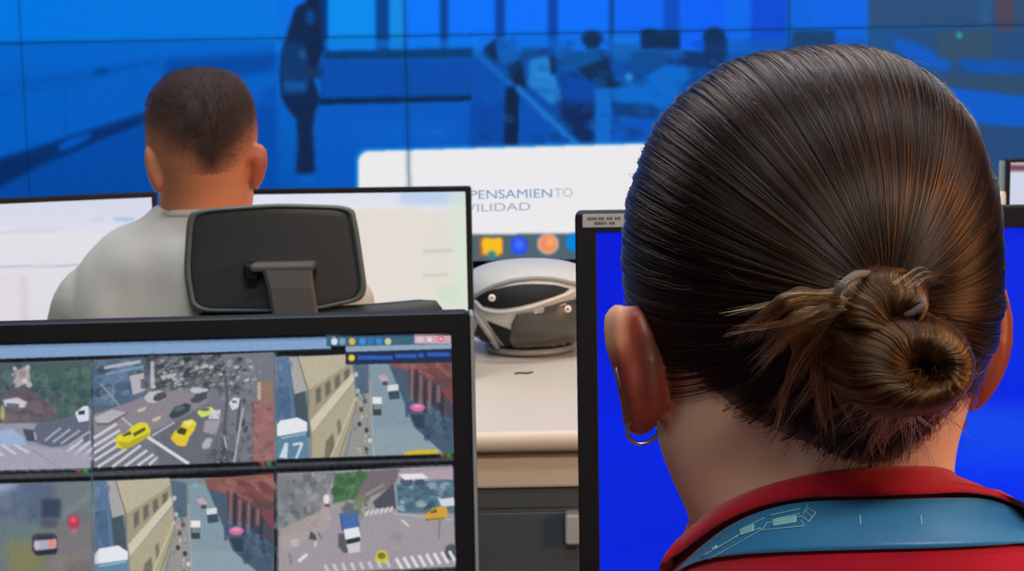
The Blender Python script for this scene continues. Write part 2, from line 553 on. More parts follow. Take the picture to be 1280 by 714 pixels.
WALLY = 5.1
wc = paint_wall()
ref = P(506.5, 45, WALLY)
PW, PH, GAP = 1.21, 0.718, 0.0007
for i in range(-1, 4):
    a, b = proj((ref.x + i * PW, WALLY, ref.z + PH)), proj((ref.x + i * PW, WALLY, ref.z - PH))
    wc.line([a, b], 5, (0, 60, 100), .38 if i == 0 else .14, 3)
a, b = proj((ref.x - 2 * PW, WALLY, ref.z)), proj((ref.x + 3 * PW, WALLY, ref.z))
wc.line([a, b], 4, (0, 66, 110), .5, 3)
wc.grain(1.5, 3)
vw = thing('video_wall', 'huge blue video wall of butted display panels showing a meeting room and a white window', 'video wall',
           (ref.x, WALLY + .05, ref.z - PH))
for j in (0, 1):                                # 0 = lower row, 1 = upper row
    for i in range(-2, 3):
        x0, z0 = ref.x + i * PW, ref.z - PH + j * PH
        bm = bmesh.new()
        box(bm, x0 + .0004, x0 + PW - .0004, WALLY + .003, WALLY + .095, z0 + .0004, z0 + PH - .0004, .0005, 1)
        pnl = obj('display_panel', bm, M_panel, vw)
        cs = [(x0 + GAP, WALLY, z0 + PH - GAP), (x0 + PW - GAP, WALLY, z0 + PH - GAP), (x0 + PW - GAP, WALLY, z0 + GAP), (x0 + GAP, WALLY, z0 + GAP)]
        bm = bmesh.new()
        picture('screen', cs, wc, 1.6 if j == 0 else 2.4, M_screen, pnl)
bm = bmesh.new()
for i in range(-2, 4):                          # wall brackets behind the panels
    box(bm, ref.x + i * PW - .03, ref.x + i * PW + .03, WALLY + .095, RY1, ref.z - PH + .1, ref.z + PH - .1)
obj('mounting_frame', bm, M_darkgrey, vw)

def words(text, px0, px1, base, h, rgb, parent):
    cu = bpy.data.curves.new('tmp', 'FONT')
    cu.body = text
    cu.size = 1
    cu.extrude = 0.0
    cu.offset = 0.0
    o = bpy.data.objects.new('tmp', cu)
    COL.objects.link(o)
    dg = bpy.context.evaluated_depsgraph_get()
    dg.update()
    me = bpy.data.meshes.new_from_object(o.evaluated_get(dg))
    bpy.data.objects.remove(o)
    xs = [v.co.x for v in me.vertices]
    ys = [v.co.y for v in me.vertices]
    a, b = P(px0, base[0], WALLY - .0012), P(px1, base[1], WALLY - .0012)
    up = Vector((0, 0, 1)) * (h * WALLY / F)
    for v in me.vertices:
        t = (v.co.x - min(xs)) / (max(xs) - min(xs))
        v.co = a.lerp(b, t) + up * ((v.co.y - min(ys)) / (max(ys) - min(ys)))
    me.name = 'lettering'
    return link('lettering', me, glow_mat('letters_' + text.lower(), rgb), parent)
face = [p for p in vw.children if p.name.startswith('display_panel')][2]
words('PENSAMIEN', 588, 690, (249, 247), 11, (104, 146, 186), face)
words('TO', 693, 716, (246.5, 246), 11, (176, 180, 190), face)
words('MOVILIDAD', 548, 663, (266, 263), 10, (150, 168, 192), face)

# ------------------------------------------------------------------ monitors
def monitor_frame(tl, tr, Y0):
    A = P(*tl, Y0)
    d = ray(*tr)
    B = CAM + d * ((A.z - CAM.z) / d.z)
    X = (B - A); X.z = 0
    vis = X.length
    X.normalize()
    Z = Vector((0, 0, 1))
    Yv = Z.cross(X)
    M = Matrix((X, Yv, Z)).transposed().to_4x4()
    return A, B, X, Yv, Z, M, vis

def monitor(label, A, X, Yv, w, h, bez, deskz, group=None, chin=None, mat=None, deep=.03, side=False):
    """A = outer top left corner of the front face"""
    mat = mat or M_blackplastic
    chin = chin or bez
    base = A + X * (w / 2) + Yv * .09
    M = Matrix((X, Yv, Vector((0, 0, 1)))).transposed().to_4x4()
    M.translation = Vector((base.x, base.y, deskz))
    t = thing('computer_monitor', label, 'monitor', mat4=M, group=group)
    top = A.z - deskz
    y = -.09
    bm = bmesh.new()                               # housing: rim around the glass and the back shell
    def ring(x0, x1, z0, z1, yy, r=.004):
        pts = []
        for cx, cz, a0 in ((x1 - r, z1 - r, 0), (x0 + r, z1 - r, PI / 2), (x0 + r, z0 + r, PI), (x1 - r, z0 + r, 3 * PI / 2)):
            pts += [Vector((cx + r * math.cos(a0 + k * PI / 8), yy, cz + r * math.sin(a0 + k * PI / 8))) for k in range(5)]
        return pts
    x0, x1, z0, z1 = -w / 2, w / 2, top - h, top
    loft(bm, [ring(x0 + bez + .0, x1 - bez, z0 + chin, z1 - bez, y + .004, .0008),
              ring(x0 + bez, x1 - bez, z0 + chin, z1 - bez, y + .0006, .0008),
              ring(x0 + bez - .0006, x1 - bez + .0006, z0 + chin - .0006, z1 - bez + .0006, y, .001),
              ring(x0 + .0015, x1 - .0015, z0 + .0015, z1 - .0015, y, .004),
              ring(x0, x1, z0, z1, y + .002, .005), ring(x0, x1, z0, z1, y + deep * .6, .005),
              ring(x0 + .012, x1 - .012, z0 + .012, z1 - .012, y + deep, .01),
              ring(x0 + .08, x1 - .08, z0 + .06, z1 - .06, y + deep + .015, .02)])
    obj('housing', bm, mat, t, world=False)
    bm = bmesh.new()
    zc = top - h * .55
    box(bm, -.03, .03, y + deep + .012, y + deep + .035, .008, zc + .06, .006)
    box(bm, -.05, .05, y + deep + .008, y + deep + .018, zc - .05, zc + .05, .003)
    obj('stand_neck', bm, mat, t, world=False)
    bm = bmesh.new()
    box(bm, -.12, .12, y - .06, y + .15, 0, .012, .005)
    obj('stand_base', bm, mat, t, world=False)
    bm = bmesh.new()
    if side:
        b3 = bmesh.new(); box(b3, x1 + .0002, x1 + .0036, y + .004, y + .036, z0 + .004, z1 - .003, .001); tag(obj('side_trim', b3, M_strip, t, world=False), 'pale grey strip along the right side')
    for k in range(3):
        box(bm, x1 - .03 - .014 * k, x1 - .023 - .014 * k, y - .0008, y + .001, z0 + chin * .4, z0 + chin * .4 + .0025, .0006, 1)
    obj('button', bm, M_darkgrey, t, world=False)
    p0 = A + Yv * .003
    return t, p0

def front_rect(A, X, Yv, w, h, bez, chin=None, dy=.003):
    chin = chin or bez
    Z = Vector((0, 0, 1))
    a = A + Yv * dy
    return [a + X * bez - Z * bez, a + X * (w - bez) - Z * bez, a + X * (w - bez) - Z * (h - chin), a + X * bez - Z * (h - chin)]
# ------------------------------------------------------------------ desks
DZ = .73                                           # height of the far desk
FZ = .72                                           # height of the near desk
def desk(label, x0, x1, y0, y1, z, mat, fascia=True, group=None):
    t = thing('office_desk', label, 'desk', ((x0 + x1) / 2, (y0 + y1) / 2, 0), group=group)
    bm = bmesh.new()
    box(bm, x0, x1, y0, y1, z - .032, z, .014, 4)
    obj('desktop', bm, mat, t, True)
    if fascia:
        bm = bmesh.new()
        box(bm, x0 + .02, x1 - .02, y0 + .035, y0 + .055, z - .092, z - .038, .004)
        obj('front_rail', bm, mat, t)
    for x in (x0 + .04, x1 - .09):
        bm = bmesh.new()
        box(bm, x, x + .05, y0 + .12, y1 - .08, 0, z - .032, .004)
        obj('leg', bm, M_cab, t)
    bm = bmesh.new()
    box(bm, x0 + .09, x1 - .09, y1 - .12, y1 - .10, .25, z - .032, .003)
    obj('modesty_panel', bm, mat, t)
    return t
desk('beige laminate desk with rounded front edge under the far row of monitors', -1.55, 1.35, 2.283, 3.35, DZ, M_beige)
desk('grey desk carrying the near street camera monitor and blue monitor', -.9, 1.3, 1.02, 1.60, FZ, M_frontdesk, fascia=False)

# pedestal cabinet under the far desk
px0, px1 = P(560, 620, 2.33).x, P(716, 620, 2.33).x
px1 += .05
cb = thing('drawer_cabinet', 'charcoal drawer cabinet with pale handle under the beige desk', 'cabinet', ((px0 + px1) / 2, 2.55, 0))
ztop, zsp = DZ - .094, P(650, 638, 2.33).z
ztop = P(650, 604, 2.33).z
bm = bmesh.new(); box(bm, px0, px1, 2.35, 2.80, .04, ztop - .002, .003); obj('body', bm, M_cab, cb)
bm = bmesh.new(); box(bm, px0 + .002, px1 - .002, 2.328, 2.35, zsp + .003, ztop, .002); obj('drawer', bm, M_cab, cb)
bm = bmesh.new(); box(bm, px0, px1, 2.332, 2.35, zsp - .0028, zsp + .0028, .0008); tag(obj('seam_strip', bm, M_seam, cb), 'pale metal strip between drawer and door')
bm = bmesh.new(); box(bm, px0 + .002, px1 - .002, 2.328, 2.35, .06, zsp - .003, .002); dr = obj('door', bm, M_cab, cb)
ha, hb = P(706, 642, 2.31), P(718, 680, 2.31)
bm = bmesh.new(); box(bm, ha.x, hb.x + .008, 2.302, 2.33, hb.z, ha.z, .004); tag(obj('handle', bm, pmat('pale_grey_handle', (176, 182, 186), .4), dr), 'pale grey handle')
for sx in (px0 + .03, px1 - .03):
    for sy in (2.40, 2.75):
        bm = bmesh.new(); tube(bm, [(sx, sy, 0), (sx, sy, .045)], .014, 12); obj('foot', bm, M_blackplastic, cb)

# a small dark mark lying on the beige desk top
q = plane_hit(655, 468, Vector((0, 0, DZ)), Vector((0, 0, 1)))
bm = bmesh.new()
tube(bm, catmull([q + Vector((-.016, 0, .0016)), q + Vector((-.006, .004, .002)), q + Vector((.006, .002, .0018)), q + Vector((.015, .012, .0016))], 14), .0016, 8)
tag(obj('paper_clip', bm, M_darkgrey), 'tiny dark wire clip lying alone on the beige desk top', 'clip')

# ------------------------------------------------------------------ street camera monitor
def street(c, ox, oy, sx, sy, skew):
    """the street with the cream building and the pink parasol; 0..100 local picture units"""
    def q(x, y): return (ox + x * sx, oy + y * sy + x * skew)
    def Q(pts): return [q(*p) for p in pts]
    c.poly(Q([(-1, -1), (101, -1), (101, 101), (-1, 101)]), (122, 132, 138), 1, .5)
    c.poly(Q([(0, 0), (10, 0), (18, 100), (0, 100)]), (84, 112, 146), 1, .8)
    c.poly(Q([(0, 30), (7, 28), (9, 75), (0, 78)]), (70, 98, 134), .9, 1)
    c.poly(Q([(9, 30), (16, 30), (19, 78), (12, 78)]), (62, 78, 86), .95, 1.2)
    c.poly(Q([(7, 0), (13, 0), (18, 32), (10, 36)]), (166, 160, 156), 1, 1)
    c.poly(Q([(12, 0), (42, -2), (43, 5), (18, 34)]), (186, 172, 140), 1, .8)
    c.line(Q([(12, 0), (18, 34), (17, 72)]), 1.2, (90, 84, 74), .9, .8)
    c.poly(Q([(18, 32), (43, 6), (44, 16), (19, 70)]), (160, 146, 116), 1, .8)
    for k in range(4):
        x = 22 + k * 5.4
        y = 32 - k * 5.8
        c.poly(Q([(x, y), (x + 3, y - 3.4), (x + 3.2, y + 10 - k * 1.5), (x + .4, y + 15 - k * 1.5)]), (98, 94, 86), .9, .8)
    c.poly(Q([(19, 62), (43, 16), (45, 22), (20, 74)]), (206, 194, 162), 1, .8)
    c.poly(Q([(20, 74), (45, 24), (47, 40), (37, 100), (20, 100)]), (172, 160, 126), 1, .8)
    c.poly(Q([(28, 82), (32, 74), (33, 88), (30, 99), (27, 98)]), (108, 104, 82), .9, 1)
    c.poly(Q([(34, 64), (36, 60), (37, 74), (35, 78)]), (112, 106, 84), .8, 1)
    c.line(Q([(30, 100), (45, 40)]), 1.8, (206, 192, 152), .95, .8)
    c.line(Q([(35, 100), (46, 44)]), 1.6, (120, 112, 92), .9, .8)
    c.poly(Q([(40, 100), (46, 44), (47, 36), (54, 36), (53, 100)]), (146, 142, 134), 1, 1)
    c.poly(Q([(43, 0), (52, 4), (52, 36), (45, 40)]), (74, 96, 118), .9, 1.5)
    for k, (x, y, col) in enumerate(((45, 18, (200, 190, 186)), (48, 30, (60, 90, 120)), (47, 46, (196, 150, 150)), (48, 52, (90, 66, 66)), (47, 66, (50, 54, 56)),
                                     (51, 72, (48, 50, 54)), (53, 82, (220, 214, 206)), (51, 90, (70, 68, 70)), (50, 44, (70, 80, 96)), (46, 34, (176, 180, 180)))):
        c.oval(*q(x, y), 1.2 * sx, 2.6 * sy, col, .9, .8)
    c.poly(Q([(53, 6), (64, 6), (94, 92), (97, 101), (54, 101), (54, 40)]), (124, 146, 158), 1, .8)
    c.poly(Q([(54, 70), (88, 70), (99, 101), (54, 101)]), (140, 156, 164), .7, 5)
    c.line(Q([(53, 24), (55, 100)]), 1.4, (176, 172, 168), .8, .8)
    c.blotch(*q(44, 30), *q(53, 96), [(60, 62, 70), (200, 190, 184), (90, 110, 130), (160, 130, 126), (220, 218, 214)], 34, .8 * sx, 6, .8, .7)
    c.blotch(*q(2, 4), *q(8, 70), [(60, 86, 120), (110, 138, 168), (78, 104, 138)], 14, 2.4 * sx, 9, .6, .5)
    c.poly(Q([(63, 6), (72, 10), (101, 60), (101, 101), (96, 98), (78, 70)]), (66, 86, 106), 1, 1.2)
    c.poly(Q([(62, 0), (101, -4), (101, 30), (92, 28), (72, 14), (64, 10)]), (136, 78, 70), 1, 1)
    c.poly(Q([(74, 10), (101, 24), (101, 66), (86, 44), (76, 40)]), (92, 60, 62), .9, 1.5)
    c.blotch(*q(72, 2), *q(100, 22), [(160, 96, 84), (110, 60, 58), (150, 84, 78)], 26, 2.2 * sx, 5, .8, 2.0, .5)
    for x, y in ((77, 10), (82, 20), (87, 24), (92, 30)):
        c.line(Q([(x, y), (x - .5, y + 34)]), 1.3 * sx, (150, 112, 106), .7, .8)
        c.line(Q([(x + 2.4, y + 4), (x + 2, y + 36)]), 1.6 * sx, (40, 44, 62), .8, .8)
    c.blotch(*q(84, 48), *q(100, 84), [(50, 72, 96), (72, 100, 124), (36, 50, 72)], 26, 2.4 * sx, 8, .7)
    c.poly(Q([(93, 34), (101, 30), (101, 52)]), (128, 60, 66), .9, 1)
    c.poly(Q([(76, 58), (84, 58), (84, 72), (79, 70)]), (44, 56, 78), .95, 1.2)
    c.oval(*q(80, 51), 4.2 * sx, 4 * sy, (214, 92, 146), 1, .8)
    c.oval(*q(80, 49.8), 2.4 * sx, 1.8 * sy, (244, 132, 176), .9, .8)
    c.rect(*q(73, 48), *q(75, 60), (60, 60, 110), .7, 1)
    # cars
    c.poly(Q([(63, 32), (69, 31), (70, 42), (64, 43)]), (54, 72, 88), 1, .8)
    c.poly(Q([(63, 29), (69, 28), (69, 34), (63, 35)]), (210, 212, 214), 1, .7)
    c.poly(Q([(57.5, 20), (61, 18), (64, 24), (60, 26)]), (192, 164, 156), .9, .8)
    c.rect(*q(60, 25), *q(63, 29), (70, 66, 70), .9, .8)
    c.rect(*q(54.5, 41), *q(59.5, 58), (60, 64, 64), 1, .8)
    c.rect(*q(54.3, 40), *q(59.7, 47), (224, 226, 226), 1, .8)
    c.rect(*q(55, 47), *q(59.4, 52), (120, 134, 142), 1, .8)
    c.oval(*q(57, 6), 2 * sx, 2 * sy, (110, 170, 200), .9, 1)

def paint_streets():
    c = Canvas(-150, 405, 600, 830, 2.5, bg=(8, 9, 11))
    # title strip, dark gap
    c.poly([(-150, 436.5), (0, 432), (410, 422), (414, 436), (0, 449), (-150, 453)], (122, 156, 200), 1, .8)
    c.poly([(-150, 436.5), (0, 432.5), (410, 422.5), (410, 425), (0, 435.5), (-150, 440)], (96, 128, 170), .7, .8)
    c.poly([(-150, 453), (0, 449), (432, 436), (432, 445), (0, 457), (-150, 461)], (10, 13, 18), 1, .7)
    # feed one: junction seen past trees
    c.poly([(-150, 460), (114, 450), (114, 586), (-150, 594)], (146, 142, 160), 1, .5)
    c.poly([(-150, 460), (114, 450), (114, 510), (70, 530), (20, 528), (-150, 540)], (70, 88, 90), 1, 2)
    c.blotch(-110, 458, 112, 512, [(50, 74, 76), (84, 106, 104), (64, 94, 84), (92, 108, 116), (46, 62, 68)], 130, 5, 11, .8)
    c.blotch(40, 462, 112, 515, [(60, 100, 80), (74, 116, 96), (52, 84, 74)], 50, 5, 12, .7)
    c.poly([(24, 462), (36, 456), (38, 476), (24, 484), (16, 478)], (190, 178, 178), .8, 1.5)
    c.blotch(14, 458, 40, 484, [(212, 200, 196), (150, 120, 118)], 10, 3.5, 4, .8)
    c.poly([(4, 492), (28, 482), (66, 506), (74, 524), (6, 530)], (96, 82, 90), .95, 2)
    c.blotch(8, 496, 72, 526, [(112, 96, 100), (78, 66, 76), (128, 108, 108)], 30, 4, 15, .6, 1.8)
    c.poly([(4, 500), (22, 497), (34, 503), (30, 510), (6, 508)], (206, 206, 216), .9, 1.5)
    c.oval(3, 516, 3, 10, (196, 200, 110), .7, 1.5)
    c.poly([(8, 504), (24, 505), (22, 514), (8, 514)], (90, 90, 108), .9, 1)
    c.poly([(46, 530), (92, 520), (112, 524), (112, 552), (64, 560), (36, 550)], (92, 98, 116), 1, 2)
    for k in range(4):
        c.line([(56 + k * 10, 551 + k * 2), (76 + k * 12, 535 + k * 1.5)], 2.4, (176, 178, 190), .9, .8)
    for k in range(4):
        c.line([(82 + k * 10, 566 + k * 3), (104 + k * 9, 549 + k * 3)], 3.4, (206, 206, 214), .9, .8)
    c.poly([(-10, 540), (14, 536), (28, 546), (34, 556), (8, 560), (-20, 556)], (148, 176, 216), .9, 1.5)
    c.poly([(28, 536), (44, 538), (44, 552), (34, 552)], (54, 70, 88), .9, 1.5)
    c.line([(43, 540), (45, 550)], 3, (190, 180, 184), .7)
    c.poly([(-150, 556), (20, 556), (60, 560), (112, 566), (112, 590), (-150, 596)], (164, 158, 174), .8, 3)
    c.line([(40, 562), (78, 588)], 1, (120, 116, 136), .8)
    for k in range(4):
        c.line([(-30 + k * 16, 556), (-12 + k * 16, 572 - k * 2)], 3, (206, 204, 212), .8)
    c.poly([(94, 516), (104, 508), (111, 508), (111, 526), (98, 528)], (214, 214, 222), 1, .8)
    c.poly([(98, 514), (106, 513), (106, 518), (98, 519)], (52, 60, 74), 1, .8)
    # feed two: junction with two yellow taxis
    c.poly([(116, 450), (343, 440), (345, 577), (117, 585)], (112, 112, 122), 1, .5)
    c.poly([(116, 452), (190, 446), (185, 494), (117, 520)], (74, 96, 118), 1, 1)
    c.blotch(116, 455, 176, 505, [(60, 90, 128), (104, 128, 152), (52, 66, 82), (88, 112, 140)], 50, 5, 21, .8, 1.6, -.3)
    c.line([(130, 460), (176, 452)], 4, (196, 190, 194), .8); c.line([(132, 468), (180, 458)], 2.5, (128, 150, 186), .9)
    c.line([(126, 480), (150, 508)], 2, (150, 164, 180), .7); c.line([(142, 482), (140, 506)], 2, (130, 140, 156), .7)
    c.poly([(162, 470), (180, 466), (182, 488), (166, 494)], (178, 170, 174), 1, 1)
    c.rect(176, 474, 184, 486, (80, 72, 84), .8, 1)
    c.blotch(184, 446, 300, 490, [(54, 62, 60), (84, 92, 90), (60, 70, 66), (76, 84, 84), (110, 114, 118), (40, 46, 48)], 190, 3.0, 22, .8, 1.8, -.5)
    c.blotch(200, 450, 300, 484, [(170, 170, 178), (140, 146, 152)], 46, 1.4, 29, .8, 2.2, -.4)
    c.blotch(270, 446, 326, 500, [(150, 140, 146), (120, 122, 130), (146, 138, 144), (80, 84, 86)], 90, 2.6, 23, .7, .6)
    c.blotch(280, 448, 326, 490, [(200, 198, 202), (96, 100, 104)], 30, 1.3, 24, .8, .6)
    c.poly([(117, 518), (190, 494), (250, 482), (262, 500), (215, 530), (118, 560)], (138, 128, 134), .9, 2)
    c.poly([(188, 452), (192, 452), (194, 486), (188, 486)], (206, 204, 210), .7, 1)
    c.poly([(200, 470), (222, 466), (216, 474), (204, 476)], (190, 180, 176), .9, 1)
    for pts in ([(117, 548), (146, 530)], [(117, 558), (150, 538)], [(117, 567), (150, 546)], [(118, 576), (152, 554)], [(122, 584), (158, 561)], [(140, 584), (176, 557)],
                [(156, 583), (184, 563)], [(172, 582), (192, 568)], [(186, 581), (198, 571)]):
        c.line(pts, 3.4, (206, 204, 212), .95, .8)
    c.poly([(118, 522), (140, 512), (160, 516), (134, 530), (122, 530)], (176, 172, 178), .95, 1)
    c.line([(120, 530), (136, 530), (160, 516)], 2, (74, 72, 78), .8, 1)
    c.line([(152, 522), (166, 534)], 3, (190, 180, 184), .8)
    c.poly([(172, 512), (184, 508), (180, 514), (172, 516)], (206, 186, 160), .9, .8); c.poly([(190, 524), (202, 519), (200, 524), (192, 528)], (212, 190, 160), .9, .8)
    c.poly([(190, 546), (212, 528), (262, 506), (300, 560), (300, 582), (200, 584)], (98, 100, 110), .9, 3)
    c.line([(190, 545), (218, 528)], 2, (190, 190, 198), .9)
    c.line([(184, 546), (236, 580)], 4.2, (212, 210, 216), 1, .8)
    c.blotch(300, 500, 322, 582, [(70, 76, 80), (96, 98, 104), (60, 62, 66), (124, 118, 118)], 50, 3.4, 25, .8, .8)
    c.line([(282, 470), (284, 500), (278, 560), (276, 582)], 4, (78, 82, 92), .9, 1)
    c.line([(304, 510), (292, 582)], 2.4, (176, 176, 180), .9, .8); c.line([(300, 500), (296, 540)], 2.4, (58, 72, 66), .9)
    c.line([(280, 545), (286, 575)], 2, (206, 204, 208), .7)
    c.blotch(262, 562, 292, 582, [(60, 62, 66), (80, 80, 86)], 12, 4, 26, .8)
    c.poly([(318, 500), (342, 494), (345, 577), (316, 580)], (150, 96, 92), 1, 1.5)
    c.blotch(318, 500, 342, 576, [(170, 112, 104), (128, 78, 76), (160, 104, 98)], 40, 4, 27, .7)
    c.poly([(322, 478), (342, 474), (340, 502), (324, 508)], (150, 112, 90), .9, 1.5)
    c.line([(324, 478), (324, 500)], 4, (206, 176, 150), .8)
    c.poly([(180, 497), (186, 490), (200, 488), (208, 492), (206, 500), (192, 504), (184, 503)], (186, 182, 178), 1, .8)
    c.oval(200, 496, 9, 5, (58, 64, 66), .9, .8, -.4)
    c.poly([(211, 520), (218, 509), (232, 504), (239, 506), (237, 514), (224, 522), (215, 524)], (52, 66, 74), 1, .8)
    c.oval(224, 511, 7, 3, (84, 104, 112), .8, .8, -.3)
    c.poly([(238, 500), (246, 492), (258, 490), (259, 498), (248, 504), (240, 504)], (72, 74, 84), 1, .8)
    c.oval(246, 488, 8, 3.5, (196, 194, 200), .9, .8)
    c.poly([(286, 504), (292, 497), (300, 498), (298, 510), (290, 513)], (206, 208, 212), 1, .8); c.rect(290, 501, 296, 504, (60, 66, 74), .8)
    c.poly([(144, 552), (147, 544), (158, 541), (166, 533), (174, 528), (184, 529), (188, 538), (187, 545), (166, 558), (154, 562), (146, 559)], (226, 216, 20), 1, .7)
    c.poly([(153, 544), (163, 539), (164, 543), (154, 546)], (60, 60, 34), 1, .7)
    c.poly([(166, 542), (181, 534), (182, 538), (168, 546)], (76, 74, 30), .95, .7)
    c.poly([(146, 552), (154, 562), (166, 558), (187, 545), (186, 541), (160, 553)], (170, 158, 20), .7, 1)
    c.poly([(213, 548), (218, 540), (226, 533), (229, 527), (240, 524), (246, 529), (243, 538), (237, 546), (232, 558), (222, 557)], (232, 206, 20), 1, .7)
    c.poly([(221, 538), (226, 534), (234, 537), (231, 544), (222, 542)], (66, 64, 30), 1, .7)
    c.poly([(229, 527), (240, 525), (243, 529), (236, 533), (230, 531)], (236, 230, 110), .9, .7)
    c.poly([(214, 549), (222, 546), (231, 551), (229, 558), (222, 557)], (246, 190, 24), .9, .8)
    c.poly([(246, 516), (252, 510), (264, 509), (270, 514), (262, 519), (252, 522)], (214, 216, 90), 1, .8); c.oval(256, 512, 6, 2.4, (90, 96, 60), .9, .8)
    c.poly([(264, 514), (276, 512), (274, 524), (260, 524)], (212, 206, 214), .9, .8)
    c.poly([(256, 526), (276, 524), (270, 544), (254, 540)], (166, 158, 168), .8, 1.5)
    c.poly([(252, 556), (258, 548), (266, 548), (262, 560), (254, 562)], (190, 190, 196), .8, 1.5)
    c.blotch(190, 450, 322, 490, [(206, 206, 212), (180, 184, 190), (44, 52, 50)], 60, 1.5, 61, .85, 1.8, -.3)
    c.blotch(262, 505, 322, 580, [(150, 150, 156), (50, 56, 56), (110, 104, 106)], 40, 1.6, 62, .7, .7)
    # feed three and five: cream building and parasol street
    street(c, 346, 447, 2.20, 1.29, -.04)
    c.poly([(346, 532), (350, 526), (372, 522), (384, 528), (384, 540), (346, 546)], (226, 226, 230), 1, .8)
    c.poly([(346, 546), (384, 539), (386, 580), (346, 580)], (84, 126, 152), 1, .8)
    c.line([(352, 548), (382, 542)], 2, (170, 200, 214), .7)
    c.poly([(349, 572), (356, 554), (360, 554), (359, 573)], (206, 222, 230), .9, .8); c.line([(366, 556), (378, 554), (370, 574)], 3, (206, 222, 230), .9, .8)
    street(c, 118, 602, 2.22, 1.29, -.05)
    c.poly([(118, 694), (124, 686), (148, 682), (160, 690), (160, 700), (118, 706)], (226, 226, 230), 1, .8)
    c.poly([(118, 706), (160, 700), (162, 735), (118, 735)], (84, 132, 158), 1, .8)
    c.line([(124, 708), (158, 702)], 2, (170, 206, 214), .7)
    # feed four: blurred traffic
    c.poly([(-150, 610), (115, 600), (117, 730), (-150, 740)], (104, 110, 112), 1, .5)
    c.poly([(-150, 610), (20, 604), (34, 620), (0, 640), (-150, 640)], (150, 160, 184), 1, 6)
    c.poly([(26, 606), (70, 602), (60, 650), (-20, 690), (-60, 640)], (74, 92, 124), .8, 8)
    c.poly([(70, 602), (117, 600), (117, 640), (80, 640)], (106, 118, 122), .8, 8)
    c.blotch(-60, 615, 40, 655, [(62, 80, 110), (90, 108, 124), (50, 66, 96), (120, 120, 140)], 30, 7, 31, .5, 1, 0, 5)
    c.rect(52, 624, 76, 648, (48, 62, 84), .95, 4); c.rect(50, 650, 72, 660, (70, 74, 86), .8, 4)
    c.line([(76, 646), (117, 616)], 6, (134, 136, 140), .5, 5)
    c.poly([(-60, 650), (50, 650), (44, 700), (-60, 700)], (98, 120, 116), .8, 10)
    c.poly([(10, 676), (50, 680), (60, 735), (10, 735)], (132, 126, 70), .8, 12)
    c.poly([(70, 660), (117, 650), (117, 735), (50, 735)], (122, 112, 112), .8, 10)
    c.oval(92, 653, 7, 9, (196, 40, 66), 1, 3); c.oval(92, 650, 4, 4, (240, 70, 90), 1, 2); c.oval(93, 664, 4, 5, (196, 110, 120), .6, 4)
    c.poly([(40, 670), (46, 667), (68, 667), (72, 672), (72, 690), (44, 694), (40, 688)], (58, 60, 72), .95, 2)
    c.poly([(43, 676), (70, 674), (70, 686), (44, 689)], (166, 164, 188), 1, 2); c.poly([(60, 675), (71, 674), (71, 684), (61, 685)], (232, 130, 120), 1, 2)
    c.oval(46, 682, 4, 5, (210, 180, 196), .8, 2)
    c.rect(48, 671, 66, 674, (34, 40, 54), .9, 1.5); c.poly([(42, 689), (72, 686), (70, 693), (46, 695)], (40, 42, 50), .9, 2)
    c.blotch(60, 696, 112, 724, [(140, 122, 120), (110, 104, 100), (128, 118, 104)], 16, 8, 33, .4, 2, -.4, 5)
    # feed six: junction with the blue truck
    c.poly([(347, 592), (566, 582), (570, 722), (348, 724)], (156, 146, 150), 1, .5)
    c.poly([(347, 594), (420, 590), (400, 640), (390, 662), (348, 672)], (120, 122, 124), 1, 2)
    c.blotch(348, 596, 396, 660, [(108, 116, 116), (140, 138, 138), (94, 112, 106), (124, 132, 128), (84, 84, 88)], 80, 4.5, 41, .7)
    c.blotch(384, 592, 412, 655, [(160, 148, 146), (184, 168, 162), (132, 120, 120)], 40, 3.5, 42, .7)
    c.poly([(350, 662), (398, 640), (412, 640), (412, 660), (352, 690)], (172, 152, 148), .8, 2)
    c.poly([(418, 592), (460, 589), (462, 610), (440, 624), (416, 630)], (74, 112, 66), 1, 1.5)
    c.blotch(418, 592, 462, 624, [(60, 104, 56), (92, 130, 80), (70, 116, 70), (54, 90, 54)], 60, 4, 43, .8)
    c.poly([(462, 588), (500, 586), (494, 606), (462, 622), (440, 632)], (116, 100, 104), 1, 2)
    c.line([(438, 630), (480, 606)], 4, (140, 142, 128), .8); c.blotch(430, 622, 460, 645, [(90, 104, 76), (120, 124, 96), (80, 84, 66)], 24, 4, 44, .8)
    c.poly([(466, 628), (492, 604), (496, 636), (470, 636)], (74, 74, 84), 1, 2)
    c.poly([(494, 606), (566, 598), (568, 642), (496, 642)], (78, 108, 124), 1, 1.5)
    c.blotch(500, 602, 564, 638, [(60, 96, 116), (112, 140, 156), (70, 118, 136), (50, 72, 92), (150, 170, 184)], 60, 4, 45, .8, 1.4)
    c.poly([(498, 592), (566, 586), (566, 600), (540, 598), (504, 600)], (176, 150, 164), 1, 1); c.poly([(498, 593), (528, 592), (536, 598), (506, 600)], (232, 220, 226), 1, .8)
    c.poly([(548, 624), (568, 622), (568, 632), (552, 634)], (224, 220, 224), .9, 1)
    c.line([(494, 604), (497, 642)], 2, (150, 160, 166), .8); c.line([(492, 642), (566, 650)], 3, (168, 164, 172), .9)
    c.poly([(454, 640), (490, 634), (492, 640), (456, 646)], (168, 156, 162), .9, 1)
    for k in range(6): c.line([(457 + k * 6, 645 - k), (461 + k * 6, 638 - k)], 2.4, (212, 206, 204), .9, .8)
    c.line([(502, 650), (511, 658)], 2.5, (216, 210, 210), .9)
    c.poly([(424, 642), (446, 638), (450, 658), (428, 664)], (62, 100, 166), 1, 1); c.line([(426, 646), (428, 664)], 1.5, (40, 66, 120), .9)
    c.poly([(430, 632), (442, 630), (444, 642), (430, 644)], (96, 102, 116), .9, 2)
